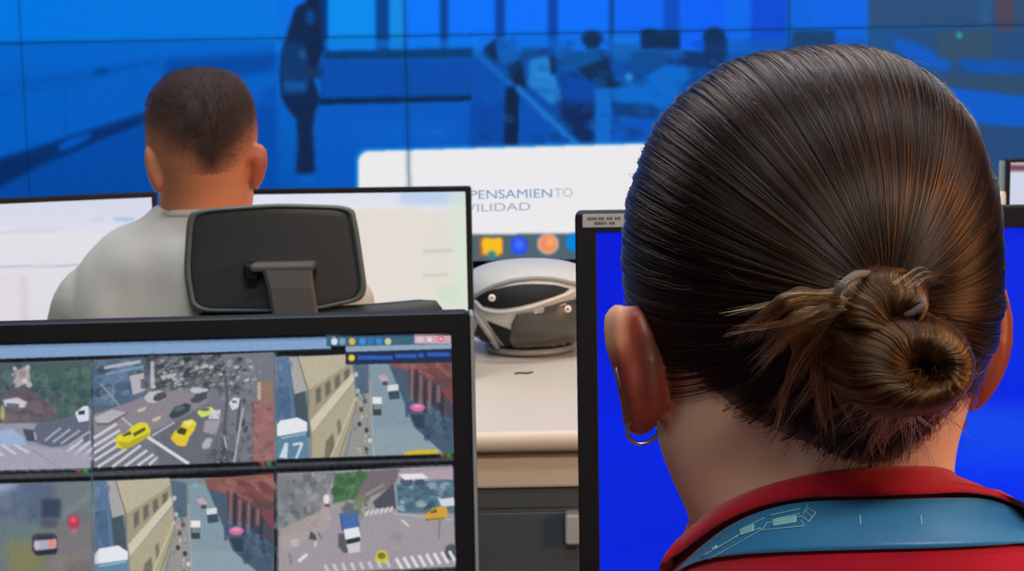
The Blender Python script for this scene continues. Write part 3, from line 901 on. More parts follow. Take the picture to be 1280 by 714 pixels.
    c.poly([(423, 668), (430, 666), (436, 690), (430, 692), (423, 684)], (78, 76, 80), .9, 1.5)
    c.poly([(430, 662), (448, 659), (451, 672), (432, 676)], (224, 224, 232), 1, .8)
    c.poly([(432, 675), (450, 671), (450, 679), (434, 681)], (46, 46, 52), 1, .8)
    c.poly([(433, 681), (450, 677), (450, 690), (436, 692)], (196, 196, 204), 1, .8)
    c.oval(408, 624, 4, 6, (230, 222, 214), .9, 1); c.oval(409, 632, 4, 2, (90, 60, 60), .8, 1)
    c.poly([(388, 664), (394, 668), (396, 676), (386, 674)], (70, 72, 74), .95, 1); c.line([(398, 666), (402, 674)], 2, (96, 92, 96), .8); c.line([(395, 676), (394, 684)], 3, (216, 204, 190), .8)
    c.poly([(363, 674), (374, 674), (374, 684), (364, 684)], (190, 176, 166), .8, 1.5); c.line([(373, 702), (384, 693)], 4, (222, 220, 224), .95, 1); c.line([(362, 692), (364, 706)], 3, (110, 106, 112), .7, 1.5)
    c.poly([(530, 646), (540, 636), (554, 632), (560, 638), (558, 648), (536, 651)], (216, 158, 40), 1, .8); c.poly([(538, 639), (546, 636), (546, 641), (538, 642)], (100, 76, 36), .9, .8)
    c.line([(532, 650), (556, 648)], 2, (130, 90, 30), .8, 1); c.line([(550, 650), (548, 674)], 2, (110, 104, 112), .8)
    c.poly([(468, 702), (470, 692), (476, 687), (483, 690), (486, 698), (482, 705)], (206, 196, 36), 1, .8); c.oval(477, 695, 5, 4, (110, 108, 30), .9, 1)
    c.oval(564, 690, 8, 10, (64, 76, 76), .9, 2); c.oval(495, 672, 8, 6, (130, 128, 120), .5, 4)
    for k in range(8): c.line([(495 + k * 9.5, 698 - k * 1.3), (503 + k * 9.5, 712 - k * 1.3)], 4, (220, 216, 218), .95, .8)
    for k in range(8): c.line([(406 + k * 11, 706 - k * .8), (410 + k * 11, 715 - k * .8)], 4, (206, 200, 202), .8, .9)
    # strips between the rows
    def gap(pts_top, th):
        (xa, ya), (xb, yb) = pts_top
        c.poly([(xa, ya), (xb, yb), (xb, yb + th), (xa, ya + th)], (9, 10, 13), 1, .7)
        c.poly([(xa, ya + th * .32), (xb, yb + th * .32), (xb, yb + th * .62), (xa, ya + th * .62)], (66, 68, 74), 1, .7)
    gap([(-150, 592.5), (114, 585.5)], 16); gap([(114, 585.5), (344, 576)], 16); gap([(344, 574.5), (568, 566.5)], 16)
    gap([(-150, 740), (570, 709)], 16)
    c.poly([(-150, 756), (600, 724), (600, 830), (-150, 830)], (30, 34, 40), 1, 1)
    c.line([(-120, 775), (560, 745)], 3, (60, 120, 190), .9)
    for xa, ya in ((99, 589), (328, 579.5), (553, 569.5)):
        c.oval(xa, ya, 3, 2.6, (190, 70, 40), .9, 1); c.rect(xa + 4, ya - 3.5, xa + 12, ya + 3, (40, 120, 60), .9, 1); c.oval(xa + 8, ya, 2.4, 1.6, (120, 150, 60), .7, 1)
    for xa in (114, 344):
        c.line([(xa, 449 - (xa - 114) * .04), (xa + 2.5, 728)], 2, (70, 104, 108), .75, .8)
    # notice, tool icons, window buttons
    c.rect(408, 420, 566, 433, (52, 92, 122), 1, .8)
    for x, col in ((418, (214, 222, 236)), (428, (110, 160, 180)), (440, (226, 186, 60)), (453, (36, 140, 230)), (463, (28, 110, 200)), (474, (40, 130, 226)), (485, (210, 206, 130)), (497, (60, 100, 110)), (507, (50, 96, 120))):
        c.oval(x, 427, 4.2, 4.6, col, .95, .9)
    c.rect(518, 419.5, 564, 430, (206, 158, 170), 1, .9); c.oval(525, 424.5, 5, 3.6, (206, 196, 206), .9, 1); c.oval(537, 424.5, 3, 3, (230, 226, 230), .8, 1); c.oval(551, 424, 4, 3.6, (206, 84, 100), .9, 1); c.oval(551, 424, 2, 1.6, (240, 220, 224), .9, .8)
    c.poly([(432, 433), (566, 430), (566, 440), (432, 442)], (136, 160, 182), 1, .8)
    c.poly([(432, 440), (566, 436), (566, 453), (432, 456)], (24, 42, 74), 1, .8)
    c.oval(439, 448, 5.5, 6, (70, 56, 24), 1, 1); c.oval(439.5, 447.5, 4, 4, (236, 206, 60), 1, .8)
    for xa, xb, yy in ((447, 491, 447), (494, 521, 445), (523, 530, 444), (534, 562, 443)):
        c.rect(xa, yy - 2.5, xb, yy + 3, (34, 84, 196), .95, .8)
    c.poly([(505, 568.5), (548, 566.5), (548, 562.5), (523, 562), (505, 566)], (222, 180, 30), 1, .8)
    g = c.a.mean(axis=2, keepdims=True)
    c.a = (c.a * .84 + g * .16) * .97 + np.array((6, 8, 11), np.float32)      # washed-out camera colours
    c.grain(4.5, 4)
    return c

A, B, X, Yv, Z, M, vis = monitor_frame((20, 404.5), (587, 390), 1.30)
W = 730 * 1.31 / F
Ac = B - X * W
bez = 24 * 1.31 / F
H = .268
t, p0 = monitor('black monitor showing a grid of street camera pictures with yellow taxis', Ac, X, Yv, W, H, bez, FZ, side=True)
cc = paint_streets()
fr = front_rect(Ac, X, Yv, W, H, bez)
bm = bmesh.new()
scr = picture('screen', [v + Yv * .0006 for v in fr], cc, 3.0, M_screen, t)
pl = lambda x, y, k=0: plane_hit(x, y, fr[0] - Yv * (.0002 + k), Yv)
feeds = [((-112, 460), (112.6, 449.5), (113.2, 585.6), (-112, 593.5)), ((115.6, 449.3), (342.6, 440), (344.3, 576.4), (116.6, 585.4)),
         ((345.4, 443.6), (563.2, 437), (566.3, 566.2), (346.6, 574.8)),
         ((-112, 609), (114.6, 600.5), (115.6, 729), (-112, 739)), ((117.4, 600.5), (344.3, 591.2), (345.4, 719.3), (118, 728.6)),
         ((346.6, 591), (566.6, 582), (568.3, 709.2), (347.4, 718.8))]
for f in feeds:
    picture('camera_feed', [pl(*q) for q in f], cc, 1.15, M_screen, scr)
picture('title_bar', [pl(*q) for q in ((-112, 435), (563.0, 418.5), (563.1, 433), (-112, 453))], cc, 1.2, M_screen, scr)
picture('notice', [pl(*q, .0003) for q in ((432, 433), (563.0, 430), (563.2, 453), (432, 456))], cc, 1.0, M_screen, scr)

# ------------------------------------------------------------------ blue monitor in front of the woman
A, B, X, Yv, Z, M, vis = monitor_frame((718.5, 265), (1260, 258), 1.28)
W, H, bez = .56, .335, 26.5 * 1.28 / F
t, p0 = monitor('black monitor with a plain vivid blue screen and a small grey asset sticker', A, X, Yv, W, H, bez, FZ)
bc = Canvas(700, 250, 1640, 860, .8, bg=(0, 28, 218))
bc.grad(700, 250, 1640, 500, (0, 20, 206), (0, 36, 226))
bc.grad(700, 500, 1640, 860, (0, 36, 226), (0, 42, 236))
bc.poly([(744, 280), (800, 280), (800, 520), (744, 520)], (0, 28, 214), .6, 20)
bc.poly([(744, 560), (900, 600), (900, 720), (744, 720)], (2, 34, 206), .6, 40)
bc.poly([(1190, 500), (1640, 540), (1640, 600), (1190, 590)], (22, 84, 236), .7, 26)  # light blue reflection on the glass, painted into the screen picture
bc.poly([(1190, 560), (1640, 590), (1640, 680), (1190, 640)], (0, 56, 246), .6, 30)
bc.poly([(1190, 280), (1640, 280), (1640, 480), (1190, 480)], (0, 50, 232), .6, 30)
bc.grain(1, 9)
picture('screen', front_rect(A, X, Yv, W, H, bez), bc, 5, M_screen, t)
s0, s1 = Vector(A) + X * (9.5 * .00064) - Z * (2.8 * .00064), None
bm = bmesh.new()
sw, sh = .0345, .0108
def on_front(bm, base, X, Yv, x0, x1, z0, z1, d0, d1, bev=.0):
    b2 = bmesh.new(); box(b2, x0, x1, -d1, d0, z0, z1, bev)
    for v in b2.verts: v.co = base + X * v.co.x + Yv * v.co.y + Vector((0, 0, v.co.z))
    merge(bm, b2)
on_front(bm, s0, X, Yv, 0, sw, -sh, 0, .0, .0005, .0002)
st = tag(obj('sticker', bm, pmat('grey_sticker', (168, 172, 170), .5, var=.05), t), 'small grey asset sticker with two lines of dark print')
bm = bmesh.new()
for x0, x1, z in ((.004, .0115, -.0026), (.0128, .018, -.0026), (.0196, .0245, -.0026), (.026, .031, -.0026), (.0095, .0165, -.0064), (.018, .0192, -.0064), (.0215, .0255, -.0064)):
    k = x0
    while k < x1 - .0005:
        on_front(bm, s0, X, Yv, k, k + .0011, z - .0024, z, -.0005, .0007)
        k += .0016
obj('print', bm, pmat('dark_print', (62, 66, 68), .6), st)

# ------------------------------------------------------------------ the seated man's two monitors
mc = Canvas(-420, 220, 620, 560, 1.5, bg=(222, 222, 226))
mc.grad(-420, 236, 196, 292, (206, 212, 230), (222, 222, 236)); mc.grad(-420, 292, 196, 560, (226, 224, 232), (214, 208, 214))
mc.line([(-420, 302), (0, 291), (70, 289)], 1.5, (190, 192, 212), .8, 2); mc.line([(-420, 344), (0, 334), (196, 329)], 2, (180, 176, 202), .9, 1.5)
mc.rect(142, 272, 168, 277, (150, 190, 224), .8, 2); mc.rect(112, 273, 130, 277, (196, 202, 222), .8, 3); mc.rect(20, 284, 80, 288, (206, 210, 226), .8, 2)
mc.rect(0, 342, 30, 560, (222, 216, 224), .7, 3); mc.rect(26, 344, 36, 560, (206, 200, 206), .5, 4)
mc.grad(198, 225, 620, 262, (206, 218, 240), (228, 230, 236)); mc.grad(198, 262, 620, 560, (226, 220, 212), (222, 224, 208))
mc.poly([(500, 238), (584, 235), (584, 256), (500, 256)], (176, 200, 236), .7, 8)
mc.poly([(560, 240), (600, 240), (600, 400), (572, 400)], (214, 228, 210), .7, 8); mc.rect(450, 270, 530, 400, (230, 220, 214), .6, 20)
mc.line([(528, 315), (566, 313)], 2, (170, 176, 166), .8, 2); mc.line([(528, 345), (560, 343)], 2, (176, 186, 166), .8, 2); mc.rect(548, 358, 572, 378, (196, 224, 196), .6, 8)
mc.grain(1, 2)
A, B, X, Yv, Z, M, vis = monitor_frame((198, 238.5), (588, 233), 2.74)
bz = 6.5 * 2.74 / F
W = vis; H = W * .60
t, p0 = monitor('black monitor with a cream page open in front of the seated man', A, X, Yv, W, H, bz, DZ, chin=.02)
picture('screen', front_rect(A, X, Yv, W, H, bz, .02), mc, 3, M_screen, t)
A, B, X, Yv, Z, M, vis = monitor_frame((0, 248.5), (196, 240), 2.62)
W = .53
t, p0 = monitor('black monitor with a pale lilac page left of the seated man', B - X * W, X, Yv, W, .318, bz, DZ, chin=.02)
picture('screen', front_rect(B - X * W, X, Yv, W, .318, bz, .02), mc, 3, M_screen, t)

# far right: half hidden pale monitor and a slim post
A, B, X, Yv, Z, M, vis = monitor_frame((1259, 199), (1300, 198), 2.85)
A = P(1259, 199, 2.85); X = Vector((1, 0, 0)); Yv = Vector((0, 1, 0))
rc = Canvas(1230, 180, 1700, 420, 1, bg=(206, 212, 232))
rc.rect(1230, 180, 1700, 214, (120, 66, 84), 1, 1.5); rc.rect(1230, 180, 1700, 206, (206, 196, 204), 1, 2); rc.rect(1300, 240, 1600, 246, (160, 170, 200), .8, 2)
t, p0 = monitor('black monitor with a lilac page under a maroon bar at the far right edge', A, X, Yv, .50, .30, .0065, DZ, chin=.02)
picture('screen', front_rect(A, X, Yv, .50, .30, .0065, .02), rc, 2.5, M_screen, t)
q = P(1250, 248, 2.78)
t = thing('signal_post', 'slim grey post with a rounded white collar beside the maroon barred monitor', 'post', (q.x, 2.78, DZ))
bm = bmesh.new(); tube(bm, [(q.x, 2.78, DZ), (q.x, 2.78, DZ + .012)], .045, 28); obj('base', bm, M_darkgrey, t, True)
zt = P(1252, 201, 2.78).z
bm = bmesh.new(); tube(bm, [(q.x, 2.78, DZ + .01), (q.x + .002, 2.78, zt)], .0055, 14); obj('pole', bm, pmat('grey_green_post', (104, 122, 128), .5), t, True)
zc0, zc1 = P(1250, 262, 2.78).z, P(1250, 238, 2.78).z
bm = bmesh.new(); tube(bm, [(q.x, 2.78, zc0 - .02), (q.x, 2.78, zc0), (q.x, 2.78, zc1 - .006), (q.x, 2.78, zc1 - .002), (q.x, 2.78, zc1)], [.0098, .0098, .0098, .008, .003], 18)
tag(obj('collar', bm, pmat('white_collar', (232, 238, 232), .4, var=.02), t, True), 'rounded white collar')

# ------------------------------------------------------------------ white helmet on the beige desk
hc = Vector((P(662, 400, 3.02).x, 3.02, DZ + .112))
t = thing('motorcycle_helmet', 'white hard shell helmet with black openings and smoked visor on the beige desk', 'helmet', (hc.x, hc.y, DZ))
M_white = pmat('white_shell', (206, 206, 200), .5, var=.03)
M_lip = pmat('grey_trim', (150, 152, 150), .35, var=.05)
M_hole_shadow = pmat('black_lining_and_shadow', (12, 14, 15), .7)
M_smoke = pmat('smoked_visor', (72, 68, 62), .12, var=.25, scale=14, coat=.6)
bm = bmesh.new()
rings = []
for k in range(25):
    a = -PI / 2 + PI * k / 24
    z = math.sin(a)
    r = math.cos(a) ** .72
    zz = hc.z + z * (.106 if z < 0 else .060)
    fl = 1.0 + (.05 if z < 0 else 0) * math.sin(-a * 2)
    rings.append([Vector((hc.x + .138 * r * fl * math.sin(2 * PI * i / 40), hc.y - .142 * r * fl * math.cos(2 * PI * i / 40), zz)) for i in range(40)])
loft(bm, rings[1:-1])
shell = obj('shell', bm, M_white, t, True)
sb = bmesh.new(); sb.from_mesh(shell.data); bvh_h = BVHTree.FromBMesh(sb); sb.free()

def on_surface(bvh, c, px, py, off):
    d = ray(px, py).normalized()
    loc, n, i, dist = bvh.ray_cast(CAM, d)
    if loc is None:
        q = CAM + d * (c - CAM).dot(d)
        loc, n, i, dist = bvh.find_nearest(q)
    if n.dot(loc - c) < 0: n = -n
    q = loc + n * off
    q.z = max(q.z, DZ + .007)
    return q

def patch(name, pts, off, mat, parent, thick=.003, smooth=True):
    bm = bmesh.new()
    f = bm.faces.new([bm.verts.new((x, y, 0)) for x, y in pts])
    bmesh.ops.triangulate(bm, faces=[f])
    for _ in range(3):
        bmesh.ops.subdivide_edges(bm, edges=bm.edges[:], cuts=1, use_grid_fill=True)
    top = bm.faces[:]
    for v in bm.verts:
        v.co = on_surface(bvh_h, hc, v.co.x, v.co.y, off)
    ex = bmesh.ops.extrude_face_region(bm, geom=top)
    for v in [g for g in ex['geom'] if isinstance(g, bmesh.types.BMVert)]:
        v.co += (hc - v.co).normalized() * (thick + off)
    return obj(name, bm, mat, parent, smooth)
def pxcurve(pts, n=16):
    return [(p.x, p.y) for p in catmull([(x, y, 0) for x, y in pts], n)]
eye = pxcurve([(594, 372), (612, 364), (650, 356), (688, 356), (712, 361)]) + pxcurve([(704, 367), (680, 375), (650, 383), (625, 386), (604, 383)])
op = patch('vent_opening', eye, .0012, M_hole_shadow, t)
tag(op, 'long black eye shaped opening')
bm = bmesh.new(); tube(bm, [on_surface(bvh_h, hc, x, y, .003) for x, y in pxcurve([(590, 373), (618, 359), (650, 351), (686, 350), (722, 357)], 24)], .0042, 10); obj('brow_ridge', bm, M_lip, t, True)
bm = bmesh.new(); tube(bm, [on_surface(bvh_h, hc, x, y, .002) for x, y in pxcurve([(594, 376), (606, 387), (628, 390), (660, 385), (690, 375), (718, 365)], 24)], .0034, 10); obj('lower_ridge', bm, M_white, t, True)
vis_pts = [(646, 393), (668, 388), (692, 381), (722, 371), (736, 400), (736, 438), (700, 441), (664, 441), (645, 434), (638, 424), (640, 404)]
vz = patch('visor', vis_pts, .005, M_smoke, t, .006)
tag(vz, 'smoked brown visor')
patch('cheek_opening', [(609, 401), (622, 406), (640, 413), (641, 428), (650, 438), (632, 433), (620, 418)], .0015, M_hole_shadow, t)
patch('chin_shadow_patch', [(599, 398), (605, 402), (620, 426), (634, 452), (600, 457), (590, 430)], .0015, M_hole_shadow, t)  # black patch on the shell standing in for the shadowed dark behind it
bm = bmesh.new(); tube(bm, [on_surface(bvh_h, hc, x, y, .006) for x, y in pxcurve([(591, 384), (604, 402), (620, 425), (632, 443), (645, 452), (680, 450), (716, 445)], 30)], .0055, 10); tag(obj('chin_strap', bm, pmat('grey_strap', (150, 156, 156), .45), t, True), 'pale grey strap')
for x, y in ((617.5, 372.5), (707, 385.5)):
    c0 = on_surface(bvh_h, hc, x, y, .007)
    n = (CAM - c0).normalized()
    bm = bmesh.new(); tube(bm, [c0 - n * .006, c0, c0 + n * .0015], [.0068, .0068, .005], 18)
    sc = obj('pivot_screw', bm, pmat('white_screw', (232, 232, 230), .4, var=.02), t, True)
    bm = bmesh.new(); tube(bm, [c0 + n * .0008, c0 + n * .0022], .0022, 12); obj('screw_slot', bm, M_darkgrey, sc)
bm = bmesh.new()
tube(bm, [Vector((hc.x + .082 * math.sin(k * PI / 24), hc.y - .092 * math.cos(k * PI / 24), DZ + .0085)) for k in range(48)], .006, 10, closed=True); obj('bottom_trim', bm, M_lip, t, True)
from mathutils import noise as mnoise
# ------------------------------------------------------------------ people
def smooth_row(table, x):
    """Hermite interpolation of a table of (key, values...)"""
    ks = [t[0] for t in table]
    if x <= ks[0]: return list(table[0][1:])
    if x >= ks[-1]: return list(table[-1][1:])
    i = max(k for k in range(len(ks) - 1) if ks[k] <= x)
    f = (x - ks[i]) / (ks[i + 1] - ks[i])
    out = []
    for j in range(1, len(table[0])):
        def sl(a):
            lo, hi = max(a - 1, 0), min(a + 1, len(ks) - 1)
            return (table[hi][j] - table[lo][j]) / (ks[hi] - ks[lo])
        h = ks[i + 1] - ks[i]
        a, b, m, n = table[i][j], table[i + 1][j], sl(i) * h, sl(i + 1) * h
        out.append((2 * f ** 3 - 3 * f * f + 1) * a + (f ** 3 - 2 * f * f + f) * m + (-2 * f ** 3 + 3 * f * f) * b + (f ** 3 - f * f) * n)
    return out

def ring_at(table, py, D, inset=0.0, shift=0.0, n=64, tilt=0.0):
    """one horizontal section of a body form: ang 0 = the side turned to the photographer"""
    xl, xr, bb, bf = smooth_row(table, py)
    L, R = P(xl, py, D), P(xr, py, D)
    c, ax = (L + R) / 2, (R - L) / 2
    k = max(.02, 1 - inset / max(ax.length, 1e-4))
    ax = ax * k
    bb, bf = max(bb - inset, .001), max(bf - inset, .001)
    pts = []
    for i in range(n):
        a = 2 * PI * i / n
        ca, sa = math.cos(a), math.sin(a)
        p = c + ax * sa + Vector((0, -1, 0)) * (bb * ca if ca > 0 else bf * ca)
        if ca > 0: p += Vector((shift, 0, 0)) * ca * ca
        p.z += tilt * (D - p.y) * (py - 107) / F          # sections that rise towards the nape
        pts.append(p)
    return pts

def form(bm, table, D, ys, inset=0.0, shift=0.0, n=64, tilt=None):
    loft(bm, [ring_at(table, y, D, inset, shift, n, tilt(y) if tilt else 0) for y in ys])

def bvh_of(bm):
    return BVHTree.FromBMesh(bm)

def surf(bvh, c, px, py, off):
    d = ray(px, py).normalized()
    loc, n, i, dist = bvh.ray_cast(CAM, d)
    if loc is None:
        q = CAM + d * (c - CAM).dot(d)
        loc, n, i, dist = bvh.find_nearest(q)
    if n.dot(CAM - loc) < 0: n = -n
    return loc + n * off

def hand(bm, wrist, direction, up, side, s=1.0):
    """palm and five bent fingers resting on a table; side = +1 right hand"""
    f = Vector(direction).normalized(); u = Vector(up).normalized(); l = f.cross(u) * side
    w = Vector(wrist)
    m3 = Matrix((l, f, u)).transposed()
    ball(bm, w + f * .045 * s, (.04 * s, .052 * s, .014 * s), 16, 10, m3)
    for k, (o, L) in enumerate(((-.029, .062), (-.0095, .074), (.0105, .07), (.029, .055))):
        b = w + f * .084 * s + l * o * s
        p1 = b + (f * .5 + u * .10) * L * s
        p2 = p1 + (f * .30 - u * .14) * L * s
        p3 = p2 + (f * .18 - u * .16) * L * s
        tube(bm, [b - f * .02, b, p1, p2, p3], [.0088 * s, .0088 * s, .0082 * s, .0075 * s, .0062 * s], 10)
        ball(bm, p3, .0062 * s, 10, 6)
    b = w + f * .03 * s - l * .032 * s
    tube(bm, [b + l * .015, b, b + (f * .028 - l * .02) * s, b + (f * .055 - l * .024) * s], [.011 * s, .0105 * s, .0095 * s, .0075 * s], 10)
    ball(bm, b + (f * .055 - l * .024) * s, .0075 * s, 10, 6)

def ear(bm, rows, D, flip=1):
    """rows: (py, x where it meets the head, x of the rim, Y meet, Y middle, Y rim, thickness)"""
    rings = []
    for py, xa, xr, Ya, Ym, Yr, th in rows:
        pa, pm, pr = P(xa, py, Ya), P((xa + xr) / 2, py, Ym), P(xr, py, Yr)
        back, front = [], []
        for k in range(9):
            t = k / 8
            p = pa * ((1 - t) * (1 - 2 * t)) + pm * (4 * t * (1 - t)) + pr * (t * (2 * t - 1))
            roll = (.0034 * math.exp(-((t - .9) / .13) ** 2) - .0026 * math.exp(-((t - .62) / .12) ** 2) + .0016 * math.exp(-((t - .34) / .16) ** 2)) * min(1, th / .006)
            back.append(p + Vector((0, -1, 0)) * roll)
            front.append(p + Vector((0, 1, 0)) * (th + roll))
        out = (pr - pa).normalized()
        tip = (back[-1] + front[-1]) / 2 + out * .0028
        rings.append(back + [tip] + front[::-1])
    loft(bm, rings)

def hair_curves(name, strands, radii, mat, parent, tones=None, tip=0.35, kind='stuff'):
    cu = bpy.data.hair_curves.new(name)
    cu.add_curves([len(s) for s in strands])
    co = np.array([c for s in strands for p in s for c in p], np.float32)
    cu.attributes['position'].data.foreach_set('vector', co)
    ra = cu.attributes.get('radius') or cu.attributes.new('radius', 'FLOAT', 'POINT')
    ra.data.foreach_set('value', np.array([r * (1 - (1 - tip) * max(0, (k / (len(s) - 1) - .6) / .4)) for s, r in zip(strands, radii) for k in range(len(s))], np.float32))
    if tones is not None:
        ta = cu.attributes.new('tone', 'FLOAT', 'CURVE')
        ta.data.foreach_set('value', np.array(tones, np.float32))
    cu.materials.append(mat)
    o = bpy.data.objects.new(name, cu)
    COL.objects.link(o)
    o.parent = parent
    o.matrix_parent_inverse = parent.matrix_world.inverted()
    if kind: o['kind'] = kind
    return o

def hair_mat(name, melanin, redness, rough=.32, vary=.2, lo=None):
    m = bpy.data.materials.new(name)
    m.use_nodes = True
    nt = m.node_tree
    nt.nodes.clear()
    out = nt.nodes.new('ShaderNodeOutputMaterial')
    h = nt.nodes.new('ShaderNodeBsdfHairPrincipled')
    h.parametrization = 'MELANIN'
    at = nt.nodes.new('ShaderNodeAttribute')
    at.attribute_name = 'tone'
    mr = nt.nodes.new('ShaderNodeMapRange')
    mr.inputs['To Min'].default_value = melanin
    mr.inputs['To Max'].default_value = lo if lo is not None else melanin - vary
    nt.links.new(at.outputs['Fac'], mr.inputs['Value'])
    nt.links.new(mr.outputs['Result'], h.inputs['Melanin'])
    h.inputs['Melanin Redness'].default_value = redness
    h.inputs['Roughness'].default_value = rough
    h.inputs['IOR'].default_value = 1.43
    h.inputs['Radial Roughness'].default_value = .45
    h.inputs['Random Roughness'].default_value = .2
    nt.links.new(h.outputs['BSDF'], out.inputs['Surface'])
    return m

def ripple(me, sc, amp, base):
    """soft folds of cloth"""
    n = len(me.vertices)
    co, nr = np.empty(n * 3, np.float32), np.empty(n * 3, np.float32)
    me.vertices.foreach_get('co', co)
    me.vertex_normals.foreach_get('vector', nr)
    co, nr = co.reshape(-1, 3), nr.reshape(-1, 3)
    k = np.array([mnoise.noise(Vector((p[0] * sc[0], p[1] * sc[1], p[2] * sc[2]))) * amp + base for p in co.tolist()], np.float32)
    me.vertices.foreach_set('co', (co + nr * k[:, None]).reshape(-1))
    me.update()

def skin_mat(name, sss=.12, rough=.5):
    m = bpy.data.materials.new(name)
    m.use_nodes = True
    nt = m.node_tree
    b = nt.nodes['Principled BSDF']
    a = nt.nodes.new('ShaderNodeAttribute'); a.attribute_name = 'skin'
    n = nt.nodes.new('ShaderNodeTexNoise'); n.inputs['Scale'].default_value = 60; n.inputs['Detail'].default_value = 5
    tc = nt.nodes.new('ShaderNodeTexCoord'); nt.links.new(tc.outputs['Object'], n.inputs['Vector'])
    mx = nt.nodes.new('ShaderNodeMixRGB'); mx.blend_type = 'MULTIPLY'; mx.inputs['Fac'].default_value = .16
    nt.links.new(a.outputs['Color'], mx.inputs['Color1']); nt.links.new(n.outputs['Color'], mx.inputs['Color2'])
    nt.links.new(mx.outputs['Color'], b.inputs['Base Color'])
    b.inputs['Roughness'].default_value = rough
    b.inputs['Subsurface Weight'].default_value = sss
    b.inputs['Subsurface Radius'].default_value = (1.0, .3, .15)
    b.inputs['Subsurface Scale'].default_value = .007
    n2 = nt.nodes.new('ShaderNodeTexNoise'); n2.inputs['Scale'].default_value = 900; nt.links.new(tc.outputs['Object'], n2.inputs['Vector'])
    bp = nt.nodes.new('ShaderNodeBump'); bp.inputs['Strength'].default_value = .08; bp.inputs['Distance'].default_value = .001
    nt.links.new(n2.outputs['Fac'], bp.inputs['Height']); nt.links.new(bp.outputs['Normal'], b.inputs['Normal'])
    return m

def paint_skin(me, fn):
    n = len(me.vertices)
    co = np.empty(n * 3, np.float32)
    me.vertices.foreach_get('co', co)
    rgb = fn(co.reshape(-1, 3)) / 255
    rgb = np.where(rgb <= 0.04045, rgb / 12.92, ((rgb + 0.055) / 1.055) ** 2.4)
    at = me.color_attributes.new('skin', 'FLOAT_COLOR', 'POINT')
    at.data.foreach_set('color', np.concatenate([rgb, np.ones((n, 1))], 1).reshape(-1).astype(np.float32))

def face_features(bm, c, s=1.0):
    """brow, nose, lips and chin on the far side of the head; c = middle of the face plane"""
    ball(bm, c + Vector((0, .004, .012)) * s, (.010 * s, .018 * s, .026 * s))
    ball(bm, c + Vector((0, .016, -.006)) * s, (.014 * s, .013 * s, .010 * s))
    for k in (-1, 1):
        ball(bm, c + Vector((k * .030, -.006, .042)) * s, (.024 * s, .012 * s, .006 * s))
        ball(bm, c + Vector((k * .030, -.008, .028)) * s, (.013 * s, .011 * s, .008 * s))
    ball(bm, c + Vector((0, .003, -.034)) * s, (.022 * s, .010 * s, .005 * s))
    ball(bm, c + Vector((0, .002, -.043)) * s, (.019 * s, .010 * s, .006 * s))

def seated(bm_body, bm_top, bm_legs, bm_shoes, hip, sh_l, sh_r, elb_l, elb_r, wr_l, wr_r, knee_y, foot_y, ra, leg_r, hipw, hs=1.0, sleeve=1.0):
    for sgn, s, e, w in ((-1, sh_l, elb_l, wr_l), (1, sh_r, elb_r, wr_r)):
        limb(bm_body, s, e, ra * .92, ra * .72); limb(bm_body, e, w, ra * .70, ra * .48)
        d = (Vector(w) - Vector(e)); d.z = 0
        hand(bm_body, Vector(w) + d.normalized() * .012, d, (0, 0, 1), -sgn, hs)
        limb(bm_top, s, Vector(s).lerp(Vector(e), sleeve), ra * 1.12, ra * 1.02)
        h = Vector(hip) + Vector((sgn * hipw, 0, 0)); k = Vector((h.x + sgn * .04, knee_y, hip[2] + .02)); f = Vector((k.x, foot_y, .09))
        limb(bm_body, h, k, leg_r * .9, leg_r * .62); limb(bm_body, k, f, leg_r * .58, leg_r * .40)
        limb(bm_legs, h, k, leg_r, leg_r * .76); limb(bm_legs, k, f, leg_r * .74, leg_r * .60)
        limb(bm_body, f, f + Vector((0, .12, -.045)), leg_r * .42, leg_r * .34)
        ball(bm_shoes[0 if sgn < 0 else 1], f + Vector((0, .06, -.048)), (.048, .14, .042)); ball(bm_shoes[0 if sgn < 0 else 1], f + Vector((0, -.03, -.035)), (.044, .055, .055))

# ================================================================== the woman
D = .74
HAIR = [(64, 1006, 1026, .004, .004), (66, 978, 1056, .016, .016), (71, 946, 1086, .029, .03), (83, 906, 1121, .045, .045), (97, 883, 1145, .056, .055),
        (116, 858, 1167, .066, .066), (144, 831, 1190, .077, .077), (178, 811, 1207, .086, .085), (220, 794, 1220, .094, .091), (260, 784, 1227, .098, .095),
        (300, 780, 1230, .100, .097), (340, 780, 1231, .100, .098), (375, 784, 1230, .098, .098), (420, 795, 1221, .092, .095), (460, 806, 1206, .084, .09),
        (500, 815, 1194, .074, .085), (530, 819, 1187, .068, .075), (560, 825, 1183, .063, .062), (590, 836, 1182, .061, .056), (620, 849, 1186, .061, .056),
        (650, 862, 1198, .064, .058), (700, 862, 1215, .068, .06), (760, 862, 1230, .07, .06)]
SHF = .018
def inset_at(py): return float(np.interp(py, [54, 380, 440, 500], [.006, .006, .003, 0]))
ys_skull = list(np.concatenate([np.linspace(64, 106, 10), np.linspace(114, 760, 50)]))
skull = bmesh.new()
loft(skull, [ring_at(HAIR, y, D, inset_at(y), SHF) for y in ys_skull])
bvh_skull = bvh_of(skull)
HC = P(1012, 310, D)

